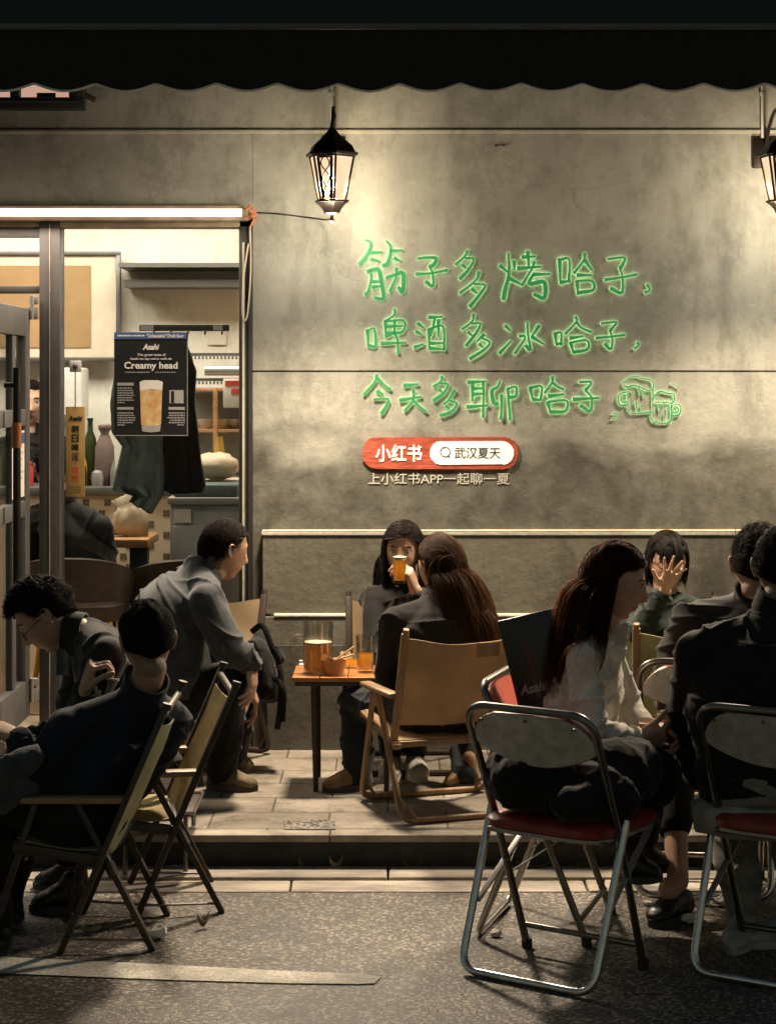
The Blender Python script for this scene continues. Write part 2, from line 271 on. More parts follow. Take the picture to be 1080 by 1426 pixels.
# ---------------------------------------------------------------- mesh helpers
class MB:
    def __init__(s): s.v = []; s.f = []; s.m = []
    def add(s, vs, fs, mi=0):
        o = len(s.v); s.v += [tuple(map(float, p)) for p in vs]; s.f += [tuple(i+o for i in f) for f in fs]; s.m += [mi]*len(fs); return s
    def box(s, a, b, mi=0, bev=0.0, mat=None):            # opposite corners a, b
        bm = bmesh.new(); bmesh.ops.create_cube(bm, size=1)
        c = [(a[i]+b[i])/2 for i in range(3)]; d = [abs(b[i]-a[i]) for i in range(3)]
        for v in bm.verts: v.co = Vector((c[0]+v.co.x*d[0], c[1]+v.co.y*d[1], c[2]+v.co.z*d[2]))
        if bev: bmesh.ops.bevel(bm, geom=list(bm.edges), offset=min(bev, min(d)*.45), segments=2, profile=.5, affect='EDGES')
        if mat is not None: bm.transform(mat)
        bm.verts.index_update(); s.add([v.co[:] for v in bm.verts], [[v.index for v in f.verts] for f in bm.faces], mi); bm.free(); return s
    def bar(s, p, q, w, h, mi=0, bev=.003, up=(0,0,1)):   # rectangular bar from p to q
        p, q = Vector(p), Vector(q); z = (q-p); L = z.length; z.normalize(); u = Vector(up)
        if abs(z.dot(u)) > .97: u = Vector((0,1,0))
        x = u.cross(z).normalized(); y = z.cross(x)
        mt = Matrix(((x.x,y.x,z.x,p.x),(x.y,y.y,z.y,p.y),(x.z,y.z,z.z,p.z),(0,0,0,1)))
        return s.box((-w/2,-h/2,0), (w/2,h/2,L), mi, bev, mt)
    def tube(s, pts, r, seg=10, mi=0, closed=False, flat=1.0, flatdir=None):
        pts = [Vector(p) for p in pts]; n = len(pts); rr = r if hasattr(r, '__len__') else [r]*n
        T = []
        for i in range(n):
            a = pts[i-1] if (i > 0 or closed) else pts[i]; b = pts[(i+1) % n] if (i < n-1 or closed) else pts[i]
            t = (b-a); T.append(t.normalized() if t.length > 1e-9 else Vector((0,0,1)))
        u = Vector(flatdir) if flatdir is not None else (Vector((0,0,1)) if abs(T[0].z) < .9 else Vector((1,0,0)))
        vs = []; u = (u-T[0]*u.dot(T[0])).normalized()
        for i in range(n):
            if flatdir is not None: u = Vector(flatdir)
            u = (u-T[i]*u.dot(T[i])); u = u.normalized() if u.length > 1e-6 else T[i].orthogonal().normalized(); w_ = T[i].cross(u)
            for k in range(seg):
                a = 2*math.pi*k/seg; vs.append(pts[i]+u*(math.cos(a)*rr[i]*flat)+w_*(math.sin(a)*rr[i]))
        fs = []
        m_ = n if closed else n-1
        for i in range(m_):
            for k in range(seg):
                a = i*seg+k; b = i*seg+(k+1) % seg; c = ((i+1) % n)*seg+(k+1) % seg; d = ((i+1) % n)*seg+k
                fs.append((a, b, c, d))
        if not closed:
            fs.append(tuple(range(seg-1, -1, -1))); fs.append(tuple((n-1)*seg+k for k in range(seg)))
        return s.add(vs, fs, mi)
    def lathe(s, prof, c=(0,0,0), seg=24, mi=0, rot=0.0, cap=True):
        vs = []; fs = []; n = len(prof)
        for r_, z in prof:
            for k in range(seg):
                a = 2*math.pi*k/seg+rot; vs.append((c[0]+r_*math.cos(a), c[1]+r_*math.sin(a), c[2]+z))
        for i in range(n-1):
            for k in range(seg): fs.append((i*seg+k, i*seg+(k+1) % seg, (i+1)*seg+(k+1) % seg, (i+1)*seg+k))
        if cap: fs.append(tuple(range(seg-1, -1, -1))); fs.append(tuple((n-1)*seg+k for k in range(seg)))
        return s.add(vs, fs, mi)
    def grid(s, fn, nu, nv, mi=0, thick=0.0):               # sheet; with thickness it is closed
        A = [[Vector(fn(i/nu, j/nv)) for j in range(nv+1)] for i in range(nu+1)]
        def nrm(i, j):
            a = A[min(i+1, nu)][j]-A[max(i-1, 0)][j]; b = A[i][min(j+1, nv)]-A[i][max(j-1, 0)]; c = a.cross(b); return c.normalized() if c.length > 1e-12 else Vector((0,0,1))
        vs = []; fs = []; W = nv+1
        if not thick:
            for r_ in A: vs += r_
            for i in range(nu):
                for j in range(nv): fs.append((i*W+j, (i+1)*W+j, (i+1)*W+j+1, i*W+j+1))
            return s.add(vs, fs, mi)
        N = (nu+1)*W
        top = [A[i][j]+nrm(i, j)*thick/2 for i in range(nu+1) for j in range(W)]; bot = [A[i][j]-nrm(i, j)*thick/2 for i in range(nu+1) for j in range(W)]
        vs = top+bot
        for i in range(nu):
            for j in range(nv):
                q = (i*W+j, (i+1)*W+j, (i+1)*W+j+1, i*W+j+1); fs.append(q); fs.append(tuple(k+N for k in reversed(q)))
        bd = [(i*W, (i+1)*W) for i in range(nu)]+[(nu*W+j, nu*W+j+1) for j in range(nv)]+[((i+1)*W+nv, i*W+nv) for i in range(nu)]+[(j+1, j) for j in range(nv)]
        for a, b in bd: fs.append((b, a, a+N, b+N))
        return s.add(vs, fs, mi)
    def prism(s, pts, y0, y1, mi=0):                        # outline in X,Z extruded along Y
        n = len(pts); vs = [(p[0], y0, p[1]) for p in pts]+[(p[0], y1, p[1]) for p in pts]
        fs = [tuple(range(n)), tuple(range(2*n-1, n-1, -1))]+[(i, i+n, (i+1) % n+n, (i+1) % n) for i in range(n)]
        return s.add(vs, fs, mi)
    def rc(s, p0, r0, p1, r1, seg=16, mi=0):                # tapered capsule
        p0, p1 = Vector(p0), Vector(p1); d = p1-p0; L = d.length; t = d/L if L > 1e-9 else Vector((0,0,1))
        pts = []; rr = []
        for k in range(6): a = math.pi/2*(k/5.5-1+1e-9)+.0; a = -math.pi/2+math.pi/2*(k+.15)/5.6; pts.append(p0+t*(math.sin(a)*r0)); rr.append(max(1e-4, math.cos(a)*r0))
        for k in range(6): a = math.pi/2*(k+.45)/5.6; pts.append(p1+t*(math.sin(a)*r1)); rr.append(max(1e-4, math.cos(a)*r1))
        return s.tube(pts, rr, seg, mi)
    def ell(s, c, r, mat=None, nu=24, nv=16, mi=0):
        vs = []; fs = []
        m3 = mat if mat is not None else Matrix.Identity(3)
        for i in range(nv+1):
            th = math.pi*(i+.0)/nv; th = min(max(th, .03), math.pi-.03)
            for k in range(nu):
                a = 2*math.pi*k/nu; vs.append(Vector(c)+m3 @ Vector((r[0]*math.sin(th)*math.cos(a), r[1]*math.sin(th)*math.sin(a), r[2]*math.cos(th))))
        for i in range(nv):
            for k in range(nu): fs.append((i*nu+k, (i+1)*nu+k, (i+1)*nu+(k+1) % nu, i*nu+(k+1) % nu))
        fs.append(tuple(range(nu))); fs.append(tuple(nv*nu+k for k in range(nu-1, -1, -1)))
        return s.add(vs, fs, mi)
    def loft(s, rings, seg=28, mi=0, pw=2.0):               # rings: (centre, u half-vector, v half-vector)
        vs = []; fs = []
        for c, u, v in rings:
            for k in range(seg):
                a = 2*math.pi*k/seg; ca, sa = math.cos(a), math.sin(a)
                ca = math.copysign(abs(ca)**(2/pw), ca); sa = math.copysign(abs(sa)**(2/pw), sa)
                vs.append(Vector(c)+Vector(u)*ca+Vector(v)*sa)
        for i in range(len(rings)-1):
            for k in range(seg): fs.append((i*seg+k, i*seg+(k+1) % seg, (i+1)*seg+(k+1) % seg, (i+1)*seg+k))
        fs.append(tuple(range(seg-1, -1, -1))); fs.append(tuple((len(rings)-1)*seg+k for k in range(seg)))
        return s.add(vs, fs, mi)
    def merge(s, o, mat=None):
        vs = [mat @ Vector(p) for p in o.v] if mat is not None else o.v
        off = len(s.v); s.v += [tuple(p) for p in vs]; s.f += [tuple(i+off for i in f) for f in o.f]; s.m += o.m; return s
    def mesh(s, name):
        me = bpy.data.meshes.new(name); me.from_pydata(s.v, [], s.f); me.update(); return me

def smooth_mesh(me, ang=None):
    me.polygons.foreach_set('use_smooth', [True]*len(me.polygons))
    if ang is not None:
        try: me.set_sharp_from_angle(angle=R(ang))
        except Exception: pass
def mats_to(me, mats, idx=None):
    for m in (mats if isinstance(mats, (list, tuple)) else [mats]): me.materials.append(M[m] if isinstance(m, str) else m)
    if idx is not None: me.polygons.foreach_set('material_index', idx)
def fix_normals(me):
    bm = bmesh.new(); bm.from_mesh(me); bmesh.ops.recalc_face_normals(bm, faces=bm.faces); bm.to_mesh(me); bm.free()

def obj(name, mb, mats, parent=None, sm=35, local=False, label=None, recalc=True):
    """Link one mesh. Under a parent, world-space vertices are moved into the parent's frame (unless local)."""
    me = mb.mesh(name) if isinstance(mb, MB) else mb
    if isinstance(mb, MB):
        mats_to(me, mats, mb.m)
        if recalc: fix_normals(me)
        if sm is not None: smooth_mesh(me, sm)
    o = bpy.data.objects.new(name, me); COL.objects.link(o)
    if parent is not None:
        o.parent = parent
        if not local:
            root = parent; chain = Matrix.Identity(4)
            while root is not None: chain = (Matrix.Translation(root.location) @ root.rotation_euler.to_matrix().to_4x4()) @ chain; root = root.parent
            me.transform(chain.inverted())
    if label: o['label'] = label
    return o
def tag(o, label, cat=None, group=None, kind=None):
    o['label'] = label
    if cat: o['category'] = cat
    if group: o['group'] = group
    if kind: o['kind'] = kind
    return o
def thing(name, label, cat, loc=(0,0,0), rz=0, group=None):
    o = bpy.data.objects.new(name, None); COL.objects.link(o); o.location = loc; o.rotation_euler = (0,0,rz); o.empty_display_size = .1
    return tag(o, label, cat, group)
def single(name, mb, mats, label, cat, group=None, sm=35):
    return tag(obj(name, mb, mats, None, sm), label, cat, group)
def struct(name, mb, mats, sm=None):
    o = obj(name, mb, mats, None, sm); o['kind'] = 'structure'; return o
def dup(root, loc, rz, label, group=None):
    r = root.copy(); COL.objects.link(r); r.location = loc; r.rotation_euler = (0,0,rz); r['label'] = label
    if group: r['group'] = group
    for ch in list(root.children):
        c = ch.copy(); COL.objects.link(c); c.parent = r
        for g in ch.children: d = g.copy(); COL.objects.link(d); d.parent = c
    return r
def spl(pts, n=6, closed=False):                             # Catmull-Rom through points
    p = [Vector(q) for q in pts]; out = []; N = len(p)
    rng = range(N if closed else N-1)
    for i in rng:
        a = p[i-1] if (i > 0 or closed) else p[0]*2-p[1]; b = p[i]; c = p[(i+1) % N]; d = p[(i+2) % N] if (i+2 < N or closed) else p[-1]*2-p[-2]
        for k in range(n):
            t = k/n; out.append(.5*((2*b)+(c-a)*t+(2*a-5*b+4*c-d)*t*t+(-a+3*b-3*c+d)*t**3))
    if not closed: out.append(p[-1])
    return out
def rounded(pts, r, n=5):                                    # polyline with rounded corners
    p = [Vector(q) for q in pts]; out = [p[0]]
    for i in range(1, len(p)-1):
        a = (p[i-1]-p[i]); b = (p[i+1]-p[i]); rr = min(r, a.length*.48, b.length*.48); A = p[i]+a.normalized()*rr; B = p[i]+b.normalized()*rr
        for k in range(n+1): t = k/n; out.append(A*(1-t)**2+p[i]*2*t*(1-t)+B*t*t)
    out.append(p[-1]); return out

def voxel(mb, vox, smooth=3, name='m'):
    me = mb.mesh('tmp'); fix_islands(me)
    o = bpy.data.objects.new('tmp', me); COL.objects.link(o)
    r = o.modifiers.new('r', 'REMESH'); r.mode = 'VOXEL'; r.voxel_size = vox; r.use_smooth_shade = True
    if smooth: s_ = o.modifiers.new('s', 'SMOOTH'); s_.factor = .5; s_.iterations = smooth
    dg = bpy.context.evaluated_depsgraph_get(); dg.update()
    out = bpy.data.meshes.new_from_object(o.evaluated_get(dg)); out.name = name
    bpy.data.objects.remove(o); bpy.data.meshes.remove(me)
    smooth_mesh(out); return out
def fix_islands(me): fix_normals(me)

def np_co(me):
    a = np.empty(len(me.vertices)*3, dtype=np.float32); me.vertices.foreach_get('co', a); return a.reshape(-1, 3)
def np_no(me):
    a = np.empty(len(me.vertices)*3, dtype=np.float32); me.vertex_normals.foreach_get('vector', a); return a.reshape(-1, 3)
def ridged(p, f, seed, n=5):
    g = np.random.default_rng(seed); q = p.copy()
    for _ in range(3):
        k = g.normal(size=3)*f*.5; ph = g.uniform(0, 6.3); q = q+np.outer(np.sin(p @ k+ph), g.normal(size=3))*.35/f
    out = np.zeros(len(p))
    for i in range(n):
        k = g.normal(size=3); k /= np.linalg.norm(k); k *= f*g.uniform(.7, 1.7); ph = g.uniform(0, 6.3)
        out += (1-np.abs(np.sin(q @ k+ph)))**3.2
    return out/n-.26
def cloth_folds(me, amp=.010, seed=1):
    """broad soft folds plus narrow creases, running mostly across the body"""
    co = np_co(me); no = np_no(me); g = np.random.default_rng(seed); q = co*np.array((1,1,1.35))
    for _ in range(3):
        k = g.normal(size=3)*7; q = q+np.outer(np.sin(co @ k+g.uniform(0,6.3)), g.normal(size=3))*.035
    d = np.zeros(len(co))
    for i in range(4):
        k = g.normal(size=3)+np.array((0,0,.5)); k /= np.linalg.norm(k); d += np.sin(q @ (k*g.uniform(12,22))+g.uniform(0,6.3))*.22
    for i in range(6):
        k = g.normal(size=3)+np.array((0,0,.7)); k /= np.linalg.norm(k); m = np.clip(np.sin(co @ (g.normal(size=3)*6)+g.uniform(0,6.3)),0,1)
        d += m*(((1-np.abs(np.sin(q @ (k*g.uniform(16,30))+g.uniform(0,6.3))))**5)*.95-.12)
    me.vertices.foreach_set('co', (co+no*(d*amp)[:, None]).astype(np.float32).ravel()); me.update()
def wrinkle(me, amp=.006, f=22, seed=1):
    co = np_co(me); no = np_no(me); d = ridged(co, f, seed)*amp*2.2+ridged(co, f*2.1, seed+50)*amp*.8
    me.vertices.foreach_set('co', (co+no*d[:, None]).astype(np.float32).ravel()); me.update()

# text
def text_mb(body, w, h=None, bold=0.0, extrude=.001, loc=(0,0,0), mi=0, rotz=0.0, shear=0.0):
    """Text facing the street (-Y), centred at loc, scaled to width w (and height h)."""
    cu = bpy.data.curves.new('t', 'FONT'); cu.body = body; cu.size = 1; cu.extrude = .01; cu.offset = bold; cu.resolution_u = 4; cu.shear = shear
    o = bpy.data.objects.new('t', cu); COL.objects.link(o); dg = bpy.context.evaluated_depsgraph_get(); dg.update()
    me = bpy.data.meshes.new_from_object(o.evaluated_get(dg)); bpy.data.objects.remove(o)
    mb = MB()
    if len(me.vertices) == 0: return mb
    co = np_co(me); lo = co.min(0); hi = co.max(0); sx = w/max(1e-6, hi[0]-lo[0]); sz = sx if h is None else h/max(1e-6, hi[1]-lo[1])
    c = (lo+hi)/2; zz = extrude/max(1e-6, hi[2]-lo[2])
    vs = []
    for x, y, z in co:
        X = (x-c[0])*sx; Z = (y-c[1])*sz; Y = -(z-c[2])*zz*1.0
        vs.append((loc[0]+X*math.cos(rotz), loc[1]+Y+X*math.sin(rotz), loc[2]+Z))
    mb.add(vs, [tuple(p.vertices) for p in me.polygons], mi); bpy.data.meshes.remove(me); return mb
# ---------------------------------------------------------------- ground
RZ = -.116
struct('road', MB().add([(-30,-30,RZ),(30,-30,RZ),(30,-1.98,RZ),(-30,-1.98,RZ)], [(0,1,2,3)]), 'asphalt')
g = MB()                                                      # sidewalk paving up to the kerb
g.add([(-30,-1.60,0),(30,-1.60,0),(30,3.2,-.0),(-30,3.2,0)], [(0,1,2,3)]); struct('pavement', g, 'paving')
g = MB(); x = -8.3; i = 0
while x < 8:                                                  # kerb stones, butted with a 3 mm joint
    L = [1.05, .92, 1.1, .98][i % 4]; g.box((x+.002,-1.68,-.022), (x+L-.002,-1.602,.004), 0, .006); x += L; i += 1
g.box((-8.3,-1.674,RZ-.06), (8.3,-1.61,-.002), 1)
struct('kerb', g, ['kerb_stone', 'kerb_face_shade'], 35)
g = MB(); x = -8.1; i = 0
while x < 8:
    L = [.98, 1.12, .9, 1.05][i % 4]; o = RNG.uniform(-.004, .004)
    g.box((x+.003,-1.835,RZ-.05), (x+L-.003,-1.684,RZ+.012+o), 0, .007); g.box((x-.32,-1.985,RZ-.05), (x+L-.326,-1.840,RZ+.007-o), 0, .007); x += L; i += 1
struct('gutter', g, 'gutter_stone', 35)
g = MB()
a = P(-260, 1328, -2.73); 
def road_pt(px, py):
    s = (py-YH)/(HC-RZ); return Vector(((px-540)/s, F/s-D, RZ+.004))
ln = [(road_pt(-700,1302), road_pt(-700,1325)), (road_pt(0,1334), road_pt(0,1357)), (road_pt(230,1345), road_pt(230,1366)), (road_pt(400,1354), road_pt(400,1371)), (road_pt(505,1358), road_pt(500,1372)), (road_pt(530,1362), road_pt(522,1371))]
vs = [q for ab in ln for q in ab]; g.add(vs, [(2*i, 2*i+1, 2*i+3, 2*i+2) for i in range(len(ln)-1)])
struct('road_marking', g, 'road_paint')
g = MB(); q0 = P(393,1156,-1.62); 
g.add([(-.362,-1.592,.004),(-.182,-1.592,.004),(-.188,-1.44,.004),(-.372,-1.44,.004)], [(0,1,2,3)]); struct('paving_patch', g, 'grate_stone')
sky_ = None

# ---------------------------------------------------------------- facade
XR = P(352,0,0).x
wall = thing('facade_wall', 'weathered grey plaster shop wall with a dado and pale ledges', 'wall', (0,0,0))
ztop, zs = 4.2, P(0,517,0).z
zl = P(0,737,0).z; z2 = P(0,853,0).z; z3 = P(0,896,0).z; zu = P(0,182,0).z
g = MB(); g.box((XR,.0,zs+.004), (5,.25,zu-.012)); g.box((XR,.012,zs-.01), (5,.25,zs+.01)); 
g.box((-4,.0,P(0,302,0).z), (XR-.0015,.25,zu-.012)); g.box((-4,.004,zu+.004), (5,.25,ztop))
obj('upper_plaster', g, 'wall_plaster', wall, None)
g = MB(); g.box((XR,.0,zl), (5,.25,zs-.004)); obj('lower_plaster', g, 'wall_plaster', wall, None)
g = MB(); g.box((-4,-.010,zu-.012), (5,.24,zu+.004), 0, .004); obj('cornice_strip', g, 'ledge_plaster', wall, 35)
XD = P(367,0,0).x
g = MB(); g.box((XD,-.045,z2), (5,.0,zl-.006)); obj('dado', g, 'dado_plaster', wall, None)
g = MB()
def slope_ledge(y0, y1, zt, zb, zf, x0):
    g.add([(x0,y1,zt),(5,y1,zt),(5,y0,zb),(x0,y0,zb),(x0,y0,zf),(5,y0,zf),(5,y1,zf),(x0,y1,zf)], [(0,3,2,1),(3,4,5,2),(4,7,6,5),(0,7,4,3),(1,2,5,6),(0,1,6,7)])
slope_ledge(-.050,.001, zl-.001, zl-.012, zl-.021, XD-.004); slope_ledge(-.072,-.044, z2+.003, z2-.004, z2-.009, P(383,0,0).x)
obj('ledge', g, 'ledge_plaster', wall, None)
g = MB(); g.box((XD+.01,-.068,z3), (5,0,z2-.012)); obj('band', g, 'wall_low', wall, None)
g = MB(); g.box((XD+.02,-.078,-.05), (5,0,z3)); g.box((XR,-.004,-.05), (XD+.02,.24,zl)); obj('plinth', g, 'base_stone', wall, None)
g = MB(); rx = P(0,0,0)
for px, py in ((690,203),(700,203)): q = P(px,py,0); g.tube([q, q+Vector((0,-.02,0))], .004, 8)
obj('fixing', g, 'black_metal', wall)
# wall returns at the opening and outer side of the building (out of frame)
g = MB(); g.box((-4,.0,-.05), (-2.75,.25,P(0,302,0).z)); obj('return_wall', g, 'wall_plaster', wall, None)

# upper window, partly behind the awning
wn = thing('upper_window', 'dark framed lit window above the shop front, half hidden by the awning', 'window', P(40,130,-.02))
a, b = P(-60,153,-.03), P(118,30,-.03)
g = MB(); g.box((a.x,-.05,a.z), (b.x,.05,a.z+.052), 0, .004); g.box((b.x-.065,-.048,a.z+.053), (b.x,.05,b.z), 0, .004); g.box((a.x,-.055,a.z+.028), (b.x-.022,-.045,a.z+.036), 1)
g.box((-1.61,-.045,a.z+.053), (-1.57,.04,b.z), 0, .003); obj('window_frame', g, ['frame_black', 'frame_grey'], wn)
g = MB(); g.box((a.x,.0,a.z+.04), (b.x-.05,.02,b.z)); obj('pane', g, 'lit_pane', wn)
g = MB(); g.tube(spl([(-1.36,-.012,2.93),(-1.33,-.014,2.82),(-1.25,-.012,2.77)]), .012, 8); g.box((-1.50,-.02,2.74), (-1.42,-.01,2.80)); obj('curtain_fold', g, 'leather_brown', wn)

# ---------------------------------------------------------------- awning
AY = -1.30; aw = thing('awning', 'black fabric awning with a scalloped valance across the top', 'awning', (0,AY,2.9))
zb = P(0,38,AY).z; zv = P(0,122,AY).z
g = MB(); g.grid(lambda u, v: (-5+10*u, AY-.01+v*(-AY-.02), zb+.01+v*.62-.03*math.sin(math.pi*v)), 40, 10, 0, .003); obj('awning_cloth', g, 'awning_fabric', aw)
per = 84.5/S(AY); x0 = P(49,0,AY).x
def scallop(x): t = ((x-x0)/per) % 1.0; return zv+.0135-.0135*2*(abs(math.sin(math.pi*t)))**1.1
g = MB(); n = 720
def val(u, v):
    x = -5+10*u; return (x, AY-.012+.006*math.sin(x*7+v*2)*v, (zb-.012)*(1-v)+scallop(x)*v)
g.grid(val, n, 6, 0, .003); obj('valance', g, 'awning_fabric', aw)
g = MB(); g.tube([(-5+10*k/n, AY-.0125+.006*math.sin((-5+10*k/n)*7+2), scallop(-5+10*k/n)-.001) for k in range(n+1)], .0045, 6); obj('piping', g, 'awning_piping', aw)
g = MB(); g.box((-5,AY-.03,zb-.012), (5,AY+.02,zb+.010), 0, .008); obj('front_bar', g, 'awning_bar', aw)

# ---------------------------------------------------------------- lanterns
def lantern(x, label):
    Y = -.42; z0 = HC-(300-YH)/S(Y); s = S(Y)
    L = thing('wall_lantern', label, 'lantern', (x, Y, z0), R(11), 'lanterns on the shop wall')
    def Z(py): return (300-py)/s
    rt, rb = 33/s, 19.5/s; zt, zbm = Z(216), Z(281)
    g = MB(); g.lathe([(rt*1.16,zt-.004),(rt*1.18,zt+.006),(rt*1.05,zt+.012),(rt*.92,zt+.036),(rt*.62,zt+.060),(rt*.36,zt+.082),(rt*.2,zt+.100),(rt*.1,zt+.112),(.002,zt+.120)], seg=6, rot=R(30)); obj('cap', g, 'black_metal', L, 25, True)
    g = MB(); corners = [(math.cos(R(30+60*k)), math.sin(R(30+60*k))) for k in range(6)]
    for cx, cy in corners: g.bar((cx*rt,cy*rt,zt), (cx*rb,cy*rb,zbm), .009, .009)
    g.lathe([(rb*1.28,zbm-.003),(rb*1.3,zbm+.006),(rb*1.02,zbm+.009)], seg=6, rot=R(30), cap=False); g.lathe([(rt*1.03,zt-.012),(rt*1.05,zt)], seg=6, rot=R(30), cap=False)
    obj('cage', g, 'bronze', L, 25, True)
    for k in range(6):                                         # glass panes; every second side has a scrolled lattice
        c0, c1 = corners[k], corners[(k+1) % 6]; q = .965
        g = MB(); g.add([(c0[0]*rb*q,c0[1]*rb*q,zbm),(c1[0]*rb*q,c1[1]*rb*q,zbm),(c1[0]*rt*q,c1[1]*rt*q,zt-.01),(c0[0]*rt*q,c0[1]*rt*q,zt-.01)], [(0,1,2,3)]); obj('glass_pane', g, 'lamp_panel', L, None, True, recalc=False)
        g = MB(); lat = (k % 2 == 1)
        def on(u, v, q=1.0):
            r_ = rb+(rt-rb)*v; return Vector(((c0[0]*(1-u)+c1[0]*u)*r_*q, (c0[1]*(1-u)+c1[1]*u)*r_*q, zbm+(zt-.01-zbm)*v))
        if lat:
            for sg in (1, -1): g.tube([on(.5+sg*.2*math.sin(math.pi*3*v/1.0), v) for v in np.linspace(.04, .96, 40)], .0026, 6)
            for u0 in (.2, .8): g.bar(on(u0,.02), on(u0,.98), .012, .004)
            for v0 in (.03, .97): g.bar(on(.15,v0), on(.85,v0), .004, .008)
            obj('lattice', g, 'bronze', L, 25, True)
    g = MB(); g.lathe([(rb*1.22,zbm-.004),(rb*1.0,zbm-.012),(rb*.72,zbm-.030),(rb*.6,zbm-.046),(rb*.35,zbm-.052),(.006,zbm-.056),(.008,zbm-.068),(.012,zbm-.078),(.003,zbm-.09)], seg=6, rot=R(30)); obj('finial', g, 'bronze', L, 25, True)
    Li = Matrix.Rotation(-R(11), 4, 'Z')
    g = MB(); pts = [Vector((0,0,zt+.110)), Vector((.004,.0,zt+.15)), Vector((.004,.06,zt+.20)), Vector((0,.20,zt+.205)), Vector((0,.325,zt+.15)), Vector((0,.382,zt+.09))]
    g.tube([Li @ p for p in spl(pts)], .008, 8); g.tube([Li @ p for p in spl([(0,.0,zt+.12),(.012,.03,zt+.165),(.0,.02,zt+.19)])], .005, 8)
    b2 = MB(); b2.box((-.055,.392,zt-.01), (.045,.418,zt+.118), 0, .006); g.merge(b2, Li); obj('bracket', g, 'black_metal', L, 30, True)
    g = MB(); g.tube([Li @ Vector((-.012,.403,zt+.119)), Li @ Vector((-.012,.403,zt+1.2))], .0075, 10); g.tube([Li @ Vector((-.012,.403,zt+.30)), Li @ Vector((-.012,.403,zt+.315))], .012, 10); obj('conduit', g, 'awning_piping', L, 30, True)
    g = MB(); g.ell((0,0,(zt*.62+zbm*.38)), (.017,.017,.026)); bl = obj('bulb', g, 'bulb', L, None, True)
    for kind, en in (('POINT', LAN_P), ('POINT', LAN_F), ('SPOT', LAN_S)):
        ld = bpy.data.lights.new('lantern_and_fill_light', kind); ld.energy = en; ld.color = (1.,.80,.54)
        ld.shadow_soft_size = .04 if kind == 'POINT' else .11
        lo = bpy.data.objects.new('lantern_and_fill_light', ld); COL.objects.link(lo); lo.parent = L
        if kind == 'SPOT':                                      # added spot below the closed foot, brightens street and ledges
            ld.spot_size = R(165); ld.spot_blend = 1.; lo.location = Li @ Vector((0,-.02,zbm-.10)); lo.rotation_euler = (R(-32),0,-R(11)); ld.color = (1.,.81,.59)
        elif en == LAN_F: lo.location = (0,0,zbm-.105); ld.color = (1.,.91,.76)  # added point below the foot, evens the light on the wall
        else: lo.location = (0,0,zt*.62+zbm*.38-.05); ld.color = (1.,.91,.76)
    return L
pm('bulb', (.9,.9,.9), .3, emit=(1.,.86,.7), estr=9.)
lantern(P(462,0,-.42).x, 'wall lantern left of the green writing, glowing amber, seen whole')
lantern(P(1091,0,-.42).x, 'wall lantern at the right edge, glowing amber, cut by the frame')

# ---------------------------------------------------------------- shop opening: frame, tube lamp, door, glazing
zt_, zd = P(0,312,0).z, .105
fr = thing('shop_window', 'tall shop window beside the doorway with grey metal posts and clear glass', 'window', (-1.1,.02,zd))
xl, xr_ = P(56,0,0).x, P(85,0,0).x
g = MB(); g.box((xl,-.02,.0), (xr_,.10,zt_+.02), 0, .004); obj('post', g, 'frame_grey', fr)
g = MB(); g.box((xl+.043,-.0235,.1), (xl+.047,-.0195,zt_)); obj('post_seam', g, 'threshold', fr)
g = MB(); g.box((P(333,0,0).x,-.015,.0), (XR-.002,.10,zt_+.02), 0, .004); g.box((P(338,0,0).x,-.024,.0), (P(341,0,0).x,-.014,zt_-.08), 1); g.box((P(346,0,0).x,-.022,.0), (P(349.5,0,0).x,-.014,zt_-.08), 2); obj('jamb', g, ['frame_black', 'ledge_plaster', 'frame_black'], fr)
g = MB(); g.box((-2.75,-.015,zt_-.015), (XR-.002,.10,zt_+.03), 0, .004); obj('header', g, 'threshold', fr)
g = MB(); zt2 = P(0,404,0).z; g.box((-2.75,-.012,zt2-.012), (xl-.001,.08,zt2+.018), 0, .003); g.box((-2.75,-.01,zt_-.055),(xl-.001,.06,zt_-.017)); obj('transom', g, 'frame_grey', fr)
g = MB(); g.box((xr_+.001,.03,.10), (P(333,0,0).x-.001,.038,zt_-.016)); obj('glass_pane', g, 'window_glass', fr, None)
g = MB(); g.box((xr_+.001,.0,.0), (P(333,0,0).x-.001,.08,.10), 0, .003); obj('bottom_rail', g, 'frame_grey', fr)
g = MB(); g.box((-2.75,-.10,-.02), (XR-.01,.24,zd-.01), 0, .006); g.box((-2.75,-.14,-.02), (P(180,0,0).x,-.101,.05), 0, .006); struct('doorstep', g, 'threshold', 35)

tl = thing('tube_lamp', 'lit white tube lamp running along the top of the shop front', 'lamp', (-1.5,-.06,P(0,297,0).z))
zt3 = P(0,296,-.05).z
g = MB(); g.tube([(-2.7,-.075,zt3),(P(338,0,-.05).x,-.075,zt3-.003)], .017, 14); obj('tube', g, 'tube_lit', tl)
g = MB(); g.box((-2.75,-.05,zt3-.035), (P(345,0,-.05).x,-.002,zt3+.03), 0, .006); g.tube([(P(338,0,-.05).x,-.075,zt3-.003),(P(346,0,-.05).x,-.075,zt3-.003)], .021, 12); obj('housing', g, 'threshold', tl)
g = MB()
for k in range(5): g.tube(spl([(P(340,0,0).x+RNG.uniform(-.01,.02),-.07,zt3+RNG.uniform(-.02,.02)),(P(350,0,0).x+RNG.uniform(-.02,.02),-.09,zt3+RNG.uniform(-.03,.03)),(P(357,0,0).x,-.03,zt3+RNG.uniform(-.03,.03)),(P(349,0,0).x,-.03,zt3-.06)]), .0035, 6)
obj('wire_tangle', g, 'cable_orange', tl)
